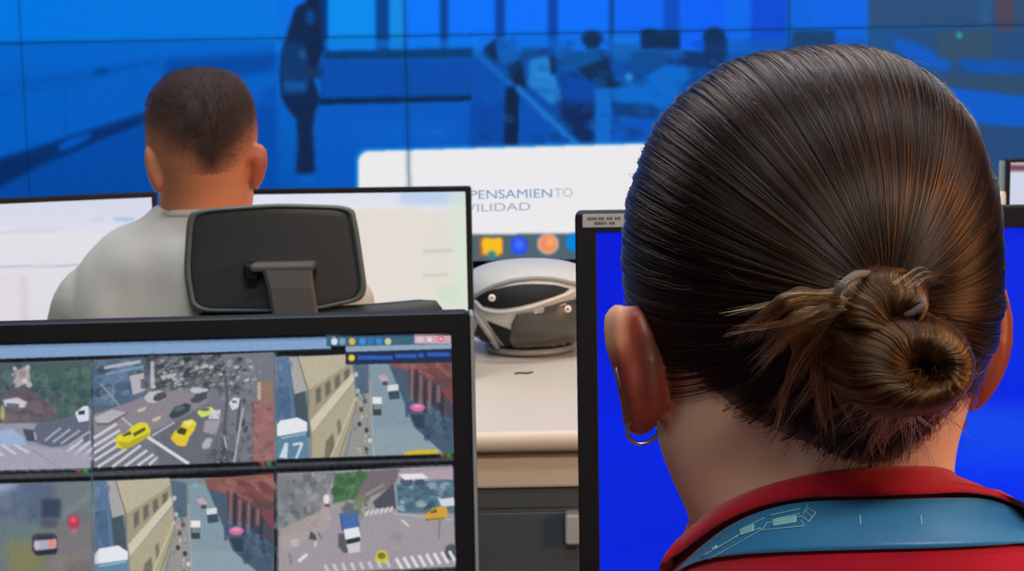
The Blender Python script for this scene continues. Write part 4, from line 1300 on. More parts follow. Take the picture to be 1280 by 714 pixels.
SHIRT = [(596, 880, 1196, .058, .05), (612, 874, 1236, .066, .06), (640, 866, 1284, .078, .066), (670, 853, 1336, .089, .075), (700, 838, 1380, .097, .085), (730, 815, 1420, .102, .095),
         (770, 745, 1470, .108, .105), (820, 640, 1530, .112, .115), (880, 585, 1580, .116, .12), (1000, 575, 1590, .116, .13), (1200, 600, 1560, .11, .125),
         (1500, 640, 1520, .10, .115), (1850, 620, 1540, .115, .12), (2010, 640, 1520, .11, .11)]
shirt_form = bmesh.new()
ys_sh = list(np.linspace(612, 900, 30)) + list(np.linspace(940, 2010, 24))
rise = lambda y: float(np.interp(y, [730, 960], [1, 0]))
form(shirt_form, SHIRT, D, ys_sh, 0, .012, 64, rise)
bvh_shirt = bvh_of(shirt_form)

hipc = (P(1080, 2000, D).x, D, .50)
woman = thing('person', 'woman with dark hair in a low bun, hoop earrings, red polo and blue lanyard', 'person', (hipc[0], D, 0))
body = bmesh.new()
merge(body, skull.copy())
form(body, SHIRT, D, ys_sh[1:], .006, .012, 64, rise)
jaw = P(1005, 520, D) + Vector((0, .045, 0))
ball(body, jaw, (.056, .05, .05)); ball(body, jaw + Vector((0, .034, -.026)), (.026, .022, .022))
face_features(body, P(1005, 420, D) + Vector((0, .094, 0)), .95)
# ears
earL = [(379, 798, 780, .722, .718, .722, .003), (384, 812, 768, .721, .714, .722, .005), (396, 828, 761.5, .720, .709, .721, .006), (415, 838, 760, .719, .707, .720, .006),
        (440, 843, 764, .717, .706, .718, .006), (462, 845, 771, .716, .705, .716, .006), (482, 845, 777, .716, .704, .715, .006), (500, 842, 781, .716, .705, .715, .007),
        (516, 834, 783, .716, .708, .716, .007), (530, 824, 785, .717, .712, .718, .007), (540, 814, 790, .719, .717, .720, .005), (545, 806, 796, .721, .720, .722, .003)]
ear(body, earL, D)
earR = [(356, 1236, 1246, .752, .748, .752, .003), (361, 1226, 1253, .752, .745, .752, .005), (376, 1216, 1259, .752, .741, .751, .006), (400, 1208, 1262.5, .751, .739, .750, .006),
        (430, 1200, 1262.5, .75, .737, .748, .006), (452, 1195, 1258, .75, .737, .747, .006), (472, 1190, 1251, .75, .737, .746, .007), (490, 1188, 1241, .75, .738, .746, .007),
        (503, 1190, 1230, .75, .740, .746, .007), (511, 1196, 1222, .75, .743, .748, .005), (515, 1203, 1214, .75, .747, .75, .003)]
ear(body, earR, D)
top, legs, shoes = bmesh.new(), bmesh.new(), [bmesh.new(), bmesh.new()]
shL, shR = P(668, 872, .735), P(1512, 866, .735)
elL, elR = Vector((shL.x - .05, .83, .76)), Vector((shR.x + .05, .83, .76))
wrL, wrR = Vector((shL.x + .05, 1.05, FZ + .034)), Vector((shR.x - .05, 1.05, FZ + .034))
form(top, SHIRT, D, ys_sh, 0, .012, 64, rise)
seated(body, top, legs, shoes, hipc, shL, shR, elL, elR, wrL, wrR, 1.14, 1.12, .045, .078, .085, .92, .75)
EARL, EARR = P(803, 460, .715), P(1237, 435, .745)
def woman_skin(co):
    base = np.array((216, 176, 150), float)
    red = np.array((130, 53, 34), float)
    w = np.zeros(len(co))
    for c in (EARL, EARR):
        d = np.abs(co - np.array(c))
        e = (d[:, 0] / .017) ** 2 + (d[:, 1] / .028) ** 2 + (d[:, 2] / .036) ** 2
        w = np.maximum(w, np.clip(1.5 - e, 0, 1))
    q = (co - np.array(CAM)) @ np.array(CMI).T
    px, py = 640 + F * q[:, 0] / -q[:, 2], 357 - F * q[:, 1] / -q[:, 2]
    rim = np.clip((790 - px) / 14, 0, 1) * np.clip((455 - py) / 30, 0, 1)          # light on the left ear's rim, painted into the skin colour
    deep = np.clip(1 - ((px - 815) / 20) ** 2, 0, 1) * np.clip(1 - ((py - 450) / 62) ** 2, 0, 1)  # middle of the left ear darkened, its shading put into the colour
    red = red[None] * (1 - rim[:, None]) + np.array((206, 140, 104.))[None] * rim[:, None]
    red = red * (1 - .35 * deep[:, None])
    return base[None] * (1 - w[:, None]) + red * w[:, None]
me = remeshed(body, .0025, 3)
me.name = 'body'
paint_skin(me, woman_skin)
M_skin = skin_mat('warm_skin')
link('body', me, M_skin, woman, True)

M_red = pmat('red_polo_cotton', (158, 10, 34), .9, var=.14, scale=30, bump=.25, bscale=1500, sheen=.15, spec=.2)
me = remeshed(top, .0035, 3); me.name = 'polo_shirt'
ripple(me, (22, 10, 30), .0012, .0)
shirt = tag(link('polo_shirt', me, M_red, woman, True), 'red cotton polo shirt')
sb = bmesh.new(); sb.from_mesh(me); bvh_shirt = BVHTree.FromBMesh(sb); sb.free()
M_navy = pmat('dark_trousers', (32, 36, 48), .9, var=.1)
me = remeshed(legs, .008, 3); me.name = 'trousers'; link('trousers', me, M_navy, woman, True)
M_shoe = pmat('black_shoe', (22, 22, 24), .5)
for s_ in shoes: obj('shoe', s_, M_shoe, woman, True)

# collar
cols_top = [(1060, 760, .82), (940, 745, .82), (874, 700, .80), (867, 668, 0), (880, 649, 0), (905, 632, 0), (950, 612, 0), (1010, 596, 0), (1060, 589, 0), (1105, 586, 0), (1150, 585, 0), (1178, 588, 0), (1192, 597, .715), (1196, 615, .75), (1190, 655, .79), (1130, 730, .82)]
cols_rdg = [(1060, 830, .85), (930, 800, .85), (856, 752, .80), (843, 720, 0), (868, 694, 0), (915, 658, 0), (962, 638, 0), (1015, 629, 0), (1060, 628, 0), (1105, 628, 0), (1150, 628, 0), (1205, 628, 0), (1255, 641, 0), (1300, 672, 0), (1300, 735, .80), (1180, 810, .85)]
NC = P(1015, 640, .745)
def cpt(t, bvh, off):
    return P(*t) if t[2] else surf(bvh, NC, t[0], t[1], off)
rows = [[] for _ in range(9)]
n = len(cols_top)
T_ = [cpt(t, bvh_skull, .0025) for t in cols_top]
R_ = [cpt(t, bvh_shirt, .006) for t in cols_rdg]
def loop_smooth(pts, m=96):
    ext = pts[-2:] + pts + pts[:3]
    out = []
    for k in range(m):
        t = k / m * len(pts)
        i = int(t); f = t - i
        a, b, c, d = [ext[i + 1 + j] for j in range(4)]
        out.append(0.5 * ((2 * b) + (c - a) * f + (2 * a - 5 * b + 4 * c - d) * f * f + (3 * b - a - 3 * c + d) * f ** 3))
    return out
T_, R_ = loop_smooth(T_), loop_smooth(R_)
rings = [[] for _ in range(9)]
for a, b in zip(T_, R_):
    out = (a.lerp(b, .5) - NC); out.z = 0; out.normalize()
    up = Vector((0, 0, 1))
    w = mnoise.noise(b * 30) * .0012
    rings[0].append(a - out * .001 - up * .02)
    rings[1].append(a - out * .0005)
    rings[2].append(a + out * .0015 + up * .0012)
    rings[3].append(a + out * .0035 - up * .0004)
    rings[4].append(a.lerp(b, .35) + out * .0055)
    rings[5].append(a.lerp(b, .7) + out * (.0045 + w))
    rings[6].append(b + out * (.0022 + w))
    rings[7].append(b + out * .0006 - up * .0008)
    rings[8].append(b - out * .004 + up * .003)
bm = bmesh.new()
loft(bm, [r for r in rings], cap=False)
tag(obj('collar', bm, M_red, shirt, True), 'folded red collar')

# lanyard
LT = [(800, 790), (830, 748), (858, 712), (882, 687), (918, 660), (964, 641), (1015, 632), (1100, 630), (1180, 630), (1232, 631), (1262, 642), (1284, 657), (1330, 700), (1370, 760)]
LB = [(770, 800), (805, 762), (850, 720), (888, 703), (925, 697), (965, 694), (1020, 692), (1100, 690), (1190, 688), (1245, 686), (1282, 685), (1312, 690), (1375, 725), (1420, 775)]
lt, lb = catmull([(x, y, 0) for x, y in LT], 90), catmull([(x, y, 0) for x, y in LB], 90)
M_lan = pmat('blue_lanyard_ribbon', (38, 112, 160), .38, var=.06, scale=25, bump=.12, bscale=900, spec=.5, sheen=.2)
def strip(px_rows, off, thick):
    bm = bmesh.new()
    g = [[surf(bvh_shirt, NC, p[0], p[1], off) for p in r] for r in px_rows]
    out = lambda p: (p - Vector((NC.x, NC.y + .02, p.z))).normalized()
    tp = [[bm.verts.new(p) for p in r] for r in g]
    bt = [[bm.verts.new(p - out(p) * thick) for p in r] for r in g]
    R, Cn = len(g), len(g[0])
    for i in range(R - 1):
        for j in range(Cn - 1):
            bm.faces.new((tp[i][j], tp[i][j + 1], tp[i + 1][j + 1], tp[i + 1][j]))
            bm.faces.new((bt[i][j], bt[i + 1][j], bt[i + 1][j + 1], bt[i][j + 1]))
    for j in range(Cn - 1):
        bm.faces.new((tp[0][j], bt[0][j], bt[0][j + 1], tp[0][j + 1])); bm.faces.new((tp[-1][j], tp[-1][j + 1], bt[-1][j + 1], bt[-1][j]))
    for i in range(R - 1):
        bm.faces.new((tp[i][0], tp[i + 1][0], bt[i + 1][0], bt[i][0])); bm.faces.new((tp[i][-1], bt[i][-1], bt[i + 1][-1], tp[i + 1][-1]))
    return bm
lan = obj('lanyard', strip([[a.lerp(b, k / 8) for k in range(9)] for a, b in zip(lt, lb)], .0030, .0022), M_lan, woman, True)
tag(lan, 'wide blue woven ribbon round the collar')
bm = bmesh.new()
def mark(px, w):
    pts = [surf(bvh_shirt, NC, x, y, .0034) for x, y in px]
    tube(bm, pts, w * .00033 / 2, 6)
def seg(a, b, n=8): return [(a[0] + (b[0] - a[0]) * k / n, a[1] + (b[1] - a[1]) * k / n) for k in range(n + 1)]
for a, b, w in (((966, 649), (1003, 641), 1.6), ((970, 654), (1003, 647), 1.4), ((960, 659), (1006, 650), 1.3), ((956, 667), (1008, 662), 1.3), ((1008, 662), (1004, 655), 1.3), ((958, 666), (964, 657), 1.3),
                ((893, 703), (960, 664), 1.3), ((884, 700), (930, 672), 2.0), ((930, 672), (956, 664), 1.6), ((1006, 648), (1012, 640), 1.4), ((1012, 640), (1022, 646), 1.4), ((1022, 646), (1014, 657), 1.4), ((1014, 657), (1005, 650), 1.4),
                ((1009, 642), (1018, 652), 1.0), ((1010, 634), (1013, 641), 1.0), ((934, 664), (960, 652), 1.2)):
    mark(seg(a, b), w)
for x0, x1, y0, y1 in ((969, 999, 655, 650), (930, 948, 666, 660)):
    for k in range(5):
        mark(seg((x0, y0 + k * 1.6), (x1, y1 + k * 1.7)), 2.2)
mark(seg((898, 690), (903, 687)), 5)
tag(obj('printed_mark', bm, pmat('pale_cyan_print', (136, 196, 206), .5, var=.1), lan, True), 'pale cyan printed line emblem')
for a, b in (((1076, 650), (1077, 661)), ((1150, 651), (1151, 662))):
    bm = bmesh.new(); mark(seg(a, b), 1.5); obj('stitch', bm, pmat('pale_stitch', (140, 190, 204), .6), lan, True)

# earrings
M_silver = pmat('dark_silver', (178, 174, 176), .3, metal=1)
bm = bmesh.new()
hc_ = P(804, 537, .716)
ux, uz = Vector((1, 0, .06)).normalized(), Vector((.05, -.25, 1)).normalized()
tube(bm, [hc_ + (ux * math.cos(t) + uz * math.sin(t)) * .0072 for t in np.linspace(0, 2 * PI, 41)[:-1]], .00095, 10, closed=True)
tag(obj('hoop_earring', bm, M_silver, woman, True), 'thin silver hoop in the left ear')
bm = bmesh.new()
q = P(1204, 520, .734)
tube(bm, [q + Vector((.0012 * math.cos(t), .0062 * math.cos(t), .0055 * math.sin(t))) for t in np.linspace(0, 2 * PI, 33)[:-1]], .0009, 8, closed=True)
tag(obj('hoop_earring', bm, M_silver, woman, True), 'silver hoop seen edge on in the right ear')
bm = bmesh.new()
q = P(777, 472, .716)
tube(bm, catmull([q + Vector((-.0003, .001, .0062)), q + Vector((-.0024, -.001, .0045)), q + Vector((-.0014, -.0016, 0)), q + Vector((.0006, -.001, -.0055)), q + Vector((.002, .0005, -.006))], 16), .0009, 8)
ball(bm, q + Vector((-.0014, -.001, .0052)), .0014)
tag(obj('ear_cuff', bm, M_silver, woman, True), 'small silver cuff on the rim of the left ear')

# ------------------------------------------------------------------ her hair
ylim_px = [(770, 388), (790, 394), (812, 408), (830, 426), (850, 452), (880, 488), (940, 532), (1010, 562), (1080, 588), (1120, 582), (1150, 560), (1190, 524), (1215, 492), (1232, 440), (1250, 400)]
def hair_limit(p, ang):
    a = abs((ang + PI) % (2 * PI) - PI)
    px, py = proj(p)
    lx = float(np.interp(px, [q[0] for q in ylim_px], [q[1] for q in ylim_px]))
    la = float(np.interp(math.degrees(a), [80, 88, 100, 112, 122, 135, 155, 180], [400, 388, 384, 440, 320, 240, 190, 170]))
    if a < math.radians(78): return py - lx
    if a > math.radians(90): return py - la
    t = (a - math.radians(78)) / math.radians(12)
    return py - (lx * (1 - t) + la * t)
N = 120
cap = bmesh.new()
ys_cap = list(np.concatenate([np.linspace(64, 106, 12), np.linspace(110, 600, 84)]))
vs = loft(cap, [ring_at(HAIR, y, D, min(.0016, inset_at(y) - .0012), SHF, N) for y in ys_cap])
lim = {}
for r in vs:
    for i, v in enumerate(r):
        lim[v] = hair_limit(v.co, 2 * PI * i / N)
full = cap.copy()
bvh_cap = bvh_of(cap)
dead = [f for f in cap.faces if min(lim[v] for v in f.verts) > 0]
bmesh.ops.delete(cap, geom=dead, context='FACES')
for k in range(1, len(vs)):                       # the lower edge of the hair follows the hairline
    for i in range(N):
        v, p_ = vs[k][i], vs[k - 1][i]
        if v.is_valid and p_.is_valid and lim[v] > 0 and lim[p_] <= 0:
            v.co = p_.co.lerp(v.co, lim[p_] / (lim[p_] - lim[v]))
for v in list(lim):
    if not v.is_valid: del lim[v]
for v in cap.verts:                               # and sinks into the skin along it
    ax_ = Vector((HC.x - v.co.x, HC.y - v.co.y, 0)).normalized()
    v.co += ax_ * .0022 * (1 - max(0, min(1, -lim[v] / 16)))
cap.verts.ensure_lookup_table(); cap.verts.index_update()
lim_list = [min(0, lim[v]) for v in cap.verts]
faces = [(f.calc_area(), [v.co.copy() for v in f.verts]) for f in cap.faces if len(f.verts) <= 4]
M_cap = pmat('dark_brown_hair', (30, 21, 18), .55, var=.3, scale=120, spec=.3)
hair = obj('hair', cap, None, woman, True)
def thin_out(co):
    """the hair grows sparse towards the nape hairline"""
    out = np.zeros((len(co), 3))
    for i, p in enumerate(co.tolist()):
        t = min(1, -lim_list[i] / 30)
        t = max(0, min(1, t * (1 + .5 * mnoise.noise(Vector(p) * 160)) + .06))
        n_ = 1 + .3 * mnoise.noise(Vector(p) * 90)
        t = t ** .7
        out[i] = np.array((216, 176, 150)) * (1 - t) + np.array((30, 22, 19)) * n_ * t
    return out
paint_skin(hair.data, thin_out)
hair.data.materials.append(skin_mat('scalp_hair', 0.0, .7))
tag(hair, 'dark brown hair combed back tight from the whole head')

def cap_radius(d):
    loc, n, i, dist = bvh_cap.ray_cast(HC, d)
    return dist if loc is not None else .09
TIE = surf(bvh_cap, HC, 1104, 376, .001)
cr, cup, cn = CM @ Vector((1, 0, 0)), CM @ Vector((0, 1, 0)), CM @ Vector((0, 0, 1))
dT = (TIE - HC).normalized()
weights = [a for a, _ in faces]
def slerp(a, b, t):
    w = a.angle(b)
    if w < 1e-4: return a.copy()
    return (a * math.sin((1 - t) * w) + b * math.sin(t * w)) / math.sin(w)
strands, radii, tones = [], [], []
pick = RND.choices(range(len(faces)), weights=weights, k=15000)
for fi in pick:
    q = faces[fi][1]
    u, v = RND.random(), RND.random()
    p = (q[0] * (1 - u) + q[1] * u) * (1 - v) + (q[min(3, len(q) - 1)] * (1 - u) + q[2] * u) * v
    d0 = (p - HC).normalized()
    ang = d0.angle(dT)
    if ang < .12 or ang > 2.9: continue
    rel = p - TIE
    tang = (d0 - dT * d0.dot(dT)).normalized()
    phi = math.atan2(tang.dot(cup), tang.dot(cr))
    clump = mnoise.noise(Vector((phi * 9, 3.1, 0))) * .55 + mnoise.noise(Vector((phi * 26, ang * .6, 7))) * .6 + mnoise.noise(Vector((phi * 70, ang * 1.2, 11))) * .35
    lift = .0012 + .0026 * clump + RND.gauss(0, .0004)
    # the ends meet the knot on a small ring around the tie
    end = (dT + tang * .115).normalized()
    nn = 12 if ang > .6 else 9
    side = d0.cross(dT).normalized()
    jit = RND.gauss(0, .010); wob = RND.uniform(0, 6.28)
    pts = []
    for k in range(nn):
        t = k / (nn - 1)
        d = slerp(d0, end, t)
        d = (d + side * (jit * math.sin(PI * t) + .003 * math.sin(5 * t + wob))).normalized()
        r = cap_radius(d)
        l = lift if k else -.0012
        l = l * (1 - .35 * t) + (.002 * t * t)
        pts.append(HC + d * (r + l))
    strands.append(pts)
    hi = RND.random() < .06
    if hi: pts = [HC + (p_ - HC) * (1 + .0045 * min(1, k_ / 3)) for k_, p_ in enumerate(pts)]; strands[-1] = pts
    radii.append(RND.uniform(.00013, .00024) if hi else RND.uniform(.0001, .0002))
    tones.append(RND.uniform(.8, 1) if hi else max(0, min(.7, .22 + .6 * clump + RND.gauss(0, .2))))
# short fine hairs along the nape and behind the ears
for _ in range(1100):
    x = RND.uniform(900, 1215)
    yl = float(np.interp(x, [q[0] for q in ylim_px], [q[1] for q in ylim_px]))
    y = yl - 9 + RND.gauss(0, 13)
    base = surf(bvh_skull, HC, x, y, -.0005)
    dirv = (TIE - base).normalized()
    nrm = (base - Vector((HC.x, HC.y, base.z))).normalized()
    L = RND.uniform(.005, .012)
    sw = cr * RND.uniform(-.3, .3)
    strands.append([base + (dirv + sw) * L * t + nrm * (.0012 * t) for t in (0, .35, .7, 1)])
    radii.append(RND.uniform(.00002, .00004)); tones.append(RND.uniform(0, .4))
# flyaway hairs
for _ in range(170):
    fi = RND.choices(range(len(faces)), weights=weights, k=1)[0]
    p = faces[fi][1][0]
    d0 = (p - HC).normalized()
    if d0.angle(dT) < .3 or d0.angle(dT) > 2.3: continue
    side = d0.cross(dT).normalized() * RND.choice((-1, 1))
    L = RND.uniform(.2, .6)
    amp = RND.uniform(.001, .0045)
    pts = []
    for k in range(9):
        t = k / 8
        d = (slerp(d0, dT, t * L) + side * .06 * t * t * RND.uniform(.5, 1.2)).normalized()
        pts.append(HC + d * (cap_radius(d) + amp * math.sin(PI * min(1, t * .8)) + .001))
    strands.append(pts); radii.append(.00006); tones.append(RND.uniform(.6, 1))
M_hair = hair_mat('dark_brown_strands', 1.0, .22, .22, lo=.52)
hair_curves('hair_strands', strands, radii, M_hair, hair, tones)

# the bun: two coils of hair held by a grey tie
M_bunhair = hair_mat('brown_bun_strands', .80, .28, .30, lo=.18)
M_buncore = pmat('deep_brown_hair', (34, 22, 14), .6, var=.3, scale=150)
PXB = .615 / F
def coil(cx, cy, rx, ry, hx, hy, tilt, Y, bulge, twist, nst, seed, name, label, fuzz=.0006):
    r = random.Random(seed)
    B, Hh = P(cx, cy, Y), P(hx, hy, Y)
    c_, s_ = math.cos(tilt), math.sin(tilt)
    def O(u, k=1.0):
        x, y = rx * math.cos(u), ry * math.sin(u)
        return B + (cr * (x * c_ - y * s_) + cup * (x * s_ + y * c_)) * PXB * k
    def path(u, up, n=11):
        a, b, c = O(u), O(u + twist * .5), O(u + twist)
        mid = lambda p, t: p.lerp(Hh, t)
        pts = [a * 1.0 - cn * .016, O(u, 1.0 + up / (rx * PXB)) - cn * .004, mid(b, .10) + cn * (bulge * .62 + up), mid(b, .38) + cn * (bulge * .98 + up), mid(c, .66) + cn * (bulge * .92 + up), mid(c, .86) + cn * (bulge * .46 + up * .6), mid(c, .95) - cn * .010]
        return catmull(pts, n)
    bm = bmesh.new()
    loft(bm, [path(2 * PI * k / 48, -.0012, 16) for k in range(48)] + [path(0, -.0012, 16)], cap=False, closed=False)
    bmesh.ops.remove_doubles(bm, verts=bm.verts[:], dist=1e-6)
    core = obj(name, bm, M_buncore, woman, True)
    tag(core, label)
    S, Rr, To = [], [], []
    for _ in range(nst):
        u = r.uniform(0, 2 * PI)
        cl = mnoise.noise(Vector((u * 5, seed, 0))) * .5 + mnoise.noise(Vector((u * 14, seed, 4))) * .6
        up = .0004 + .0024 * cl + r.gauss(0, fuzz)
        S.append(path(u + r.gauss(0, .05), up)); Rr.append(r.uniform(.0001, .00022)); To.append(max(0, min(1, .45 + .9 * cl + r.gauss(0, .25))))
    hair_curves('bun_strands', S, Rr, M_bunhair, core, To)
    return core
coil(1124, 452, 91, 68, 1152, 460, -.10, .618, .019, .55, 3000, 3, 'hair_bun', 'large round coil of the bun with a dark centre')
coil(1097, 376, 60, 41, 1126, 408, .15, .618, .013, .9, 1500, 5, 'hair_knot', 'smaller twisted coil above the bun')

# hair tie
M_tie = pmat('grey_elastic', (96, 84, 84), .7, var=.15, scale=300)
bm = bmesh.new()
tp = [(1040, 378, .611), (1048, 362, .605), (1060, 350, .604), (1075, 343, .608), (1100, 346, .626), (1130, 362, .622), (1148, 372, .607), (1154, 381, .604), (1144, 388, .605), (1132, 394, .609), (1096, 404, .630), (1056, 402, .626)]
tube(bm, loop_smooth([P(*q) for q in tp], 72), .0016, 10, closed=True)
tag(obj('hair_tie', bm, M_tie, woman, True), 'grey elastic hair tie')

# loose tufts and wisps
S, Rr, To = [], [], []
r = random.Random(21)
def tuft(start, mids, end, n, spread_s, spread_e, Y0, Y1, rad=(.00009, .00018), tone=(.1, .9), locks=7):
    """a tuft of hair: some locks, each of strands that come together at the tip"""
    g = r.gauss
    for _ in range(locks):
        e0 = (end[0] + g(0, spread_e[0]), end[1] + g(0, spread_e[1]))
        s0 = (start[0] + g(0, spread_s), start[1] + g(0, spread_s))
        k = r.uniform(.75, 1.08)
        e0 = (s0[0] + (e0[0] - s0[0]) * k, s0[1] + (e0[1] - s0[1]) * k)
        m0 = [(m[0] + g(0, spread_e[0] * .5), m[1] + g(0, spread_e[1] * .5), (Y0 + Y1) / 2 - .005 + g(0, .002)) for m in mids]
        y1 = Y1 + g(0, .003)
        t0 = r.uniform(*tone)
        for _ in range(max(3, n // locks)):
            w = 2.6
            pts = [P(s0[0] + g(0, w), s0[1] + g(0, w), Y0 + g(0, .001))]
            for m in m0: pts.append(P(m[0] + g(0, w * 1.1), m[1] + g(0, w * 1.1), m[2] + g(0, .0012)))
            q = r.uniform(.86, 1.06)
            ex, ey = s0[0] + (e0[0] - s0[0]) * q, s0[1] + (e0[1] - s0[1]) * q
            pts.append(P(ex + g(0, 3.6), ey + g(0, 3.6), y1 + g(0, .001)))
            S.append(catmull(pts, 10)); Rr.append(r.uniform(*rad)); To.append(max(0, min(1, t0 + g(0, .18))))
tuft((1046, 374), [(985, 378)], (924, 420), 150, 6, (7, 14), .606, .628, locks=10)
tuft((1044, 382), [(1000, 400)], (950, 452), 130, 7, (13, 16), .608, .632, locks=9)
tuft((1040, 392), [(1008, 428)], (980, 486), 90, 8, (18, 12), .612, .640, tone=(.1, .7), locks=6)
tuft((1036, 404), [(1002, 450)], (956, 524), 110, 6, (9, 10), .614, .650, locks=7)
tuft((1040, 410), [(1018, 460)], (1004, 532), 90, 8, (16, 12), .616, .654, tone=(.1, .8), locks=7)
tuft((1042, 420), [(1034, 480)], (1040, 540), 60, 8, (14, 14), .618, .656, tone=(.0, .6), locks=5)
fine = (.00008, .00016)
tuft((1140, 468), [(1095, 482)], (1042, 530), 34, 6, (12, 12), .594, .632, fine, (.7, 1), 9)
tuft((1146, 475), [(1115, 500)], (1070, 556), 64, 7, (22, 18), .594, .644, fine, (.6, 1), 14)
tuft((1155, 478), [(1138, 510)], (1122, 556), 60, 7, (24, 14), .594, .646, fine, (.6, 1), 14)
tuft((1168, 476), [(1180, 505)], (1172, 536), 46, 9, (20, 10), .596, .650, fine, (.5, 1), 12)
tuft((1112, 505), [(1100, 545)], (1082, 586), 40, 12, (13, 8), .630, .664, fine, (.4, .9), 10)
tuft((1130, 360), [(1150, 344)], (1176, 346), 9, 6, (12, 8), .604, .618, (.00005, .0001), (.5, 1), 4)
tuft((1062, 348), [(1050, 350)], (1034, 358), 4, 3, (6, 6), .600, .608, (.00007, .0001), (.9, 1), 2)
tuft((1205, 470), [(1216, 462)], (1230, 455), 8, 6, (8, 22), .63, .65, (.00004, .00007), (.5, 1), 5)
tf = hair_curves('loose_hair', S, Rr, hair_mat('light_brown_tips', .70, .16, .30, lo=.10), hair, To)
tag(tf, 'loose brown tufts sticking out of the bun')

# ================================================================== the man
DM = 2.15
MAN = [(88.5, 240, 262, .01, .01), (91, 228, 276, .03, .028), (96, 214, 292, .048, .045), (105, 203, 303, .062, .06), (120, 193, 312, .076, .075), (140, 187, 318, .088, .086), (160, 184, 321, .094, .092),
       (180, 184, 321, .094, .094), (200, 187, 319, .09, .094), (215, 192, 316, .083, .09), (230, 197, 313, .074, .086), (245, 200, 313, .068, .075), (262, 200, 314, .066, .062), (280, 196, 318, .068, .06), (310, 190, 325, .07, .06)]
MSH = [(258, 198, 316, .066, .045), (270, 182, 336, .074, .06), (284, 154, 366, .082, .07), (300, 132, 392, .096, .085), (322, 108, 416, .106, .098), (350, 92, 434, .112, .11), (390, 82, 446, .118, .118), (450, 80, 448, .12, .125),
       (560, 76, 450, .115, .125), (680, 80, 446, .11, .12), (760, 78, 448, .118, .12), (800, 84, 442, .11, .11)]
mc_ = P(262, 320, DM)
hipm = (mc_.x, DM - .01, .52)
man = thing('person', 'man with short cropped hair in a pale grey shirt sitting with his back turned', 'person', (mc_.x, DM, 0))
body, top, legs, shoes = bmesh.new(), bmesh.new(), bmesh.new(), [bmesh.new(), bmesh.new()]
mys = list(np.linspace(88.5, 310, 40))
mskull = bmesh.new()
loft(mskull, [ring_at(MAN, y, DM, float(np.interp(y, [88, 190, 225], [.003, .002, 0])), 0, 48) for y in mys])
bvh_man = bvh_of(mskull)
merge(body, mskull.copy())
msy = list(np.linspace(258, 400, 24)) + list(np.linspace(420, 800, 14))
form(body, MSH, DM, msy, .008, 0, 48); form(top, MSH, DM, msy, 0, 0, 48)
jm = P(255, 238, DM) + Vector((0, .055, -.01))
ball(body, jm, (.058, .05, .05)); ball(body, jm + Vector((0, .036, -.03)), (.028, .022, .024))
face_features(body, P(255, 200, DM) + Vector((0, .092, 0)))
mEL = [(183, 194, 184, 2.108, 2.102, 2.11, .004), (187, 200, 182, 2.105, 2.088, 2.10, .006), (196, 203, 181.5, 2.10, 2.082, 2.094, .007), (210, 204, 183, 2.10, 2.08, 2.092, .007), (222, 204, 186, 2.098, 2.08, 2.092, .007),
       (232, 203, 190, 2.098, 2.084, 2.094, .008), (240, 201, 194, 2.10, 2.094, 2.10, .005)]
mER = [(179, 318, 323, 2.14, 2.135, 2.14, .004), (183, 312, 329, 2.14, 2.127, 2.135, .006), (194, 310, 332.5, 2.14, 2.122, 2.132, .007), (208, 310, 332, 2.14, 2.121, 2.131, .007), (220, 310, 329, 2.14, 2.122, 2.132, .007),
       (231, 311, 325, 2.14, 2.125, 2.134, .008), (238, 314, 321, 2.14, 2.132, 2.138, .005)]
ear(body, mEL, DM); ear(body, mER, DM)
sl, sr = P(118, 384, DM), P(412, 380, DM)
seated(body, top, legs, shoes, hipm, sl, sr, Vector((sl.x - .05, 2.22, .77)), Vector((sr.x + .03, 2.22, .77)), Vector((sl.x + .08, 2.42, DZ + .038)), Vector((sr.x - .10, 2.42, DZ + .038)), 2.60, 2.62, .052, .085, .09, 1.0, .8)
me = remeshed(body, .004, 2); me.name = 'body'
mskin = np.array((210, 136, 98), float)
def man_skin(co):
    c0 = np.array((176, 92, 64), float)
    w = np.zeros(len(co))
    for c in (P(192, 210, 2.13), P(322, 208, 2.13)):
        d = np.abs(co - np.array(c)); e = (d[:, 0] / .014) ** 2 + (d[:, 1] / .03) ** 2 + (d[:, 2] / .036) ** 2
        w = np.maximum(w, np.clip(1.5 - e, 0, 1))
    return mskin[None] * (1 - w[:, None]) + c0[None] * w[:, None]
paint_skin(me, man_skin)
link('body', me, M_skin, man, True)
M_shirt = pmat('pale_grey_shirt', (198, 196, 188), .9, var=.05, scale=8, bump=.2, bscale=700, sheen=.1, spec=.2)
me = remeshed(top, .006, 4); me.name = 'shirt'
ripple(me, (22, 8, 11), .007, .001)
ms = tag(link('shirt', me, M_shirt, man, True), 'pale grey cotton shirt')
bm = bmesh.new()
tube(bm, [p + Vector((0, 0, -.014 * (p.y - DM) / .06 - .012)) for p in ring_at(MAN, 266, DM, -.002, 0, 48)], .006, 10, closed=True)
obj('neckband', bm, M_shirt, ms, True)
me = remeshed(legs, .01, 3); me.name = 'trousers'; link('trousers', me, M_navy, man, True)
for s_ in shoes: obj('shoe', s_, M_shoe, man, True)
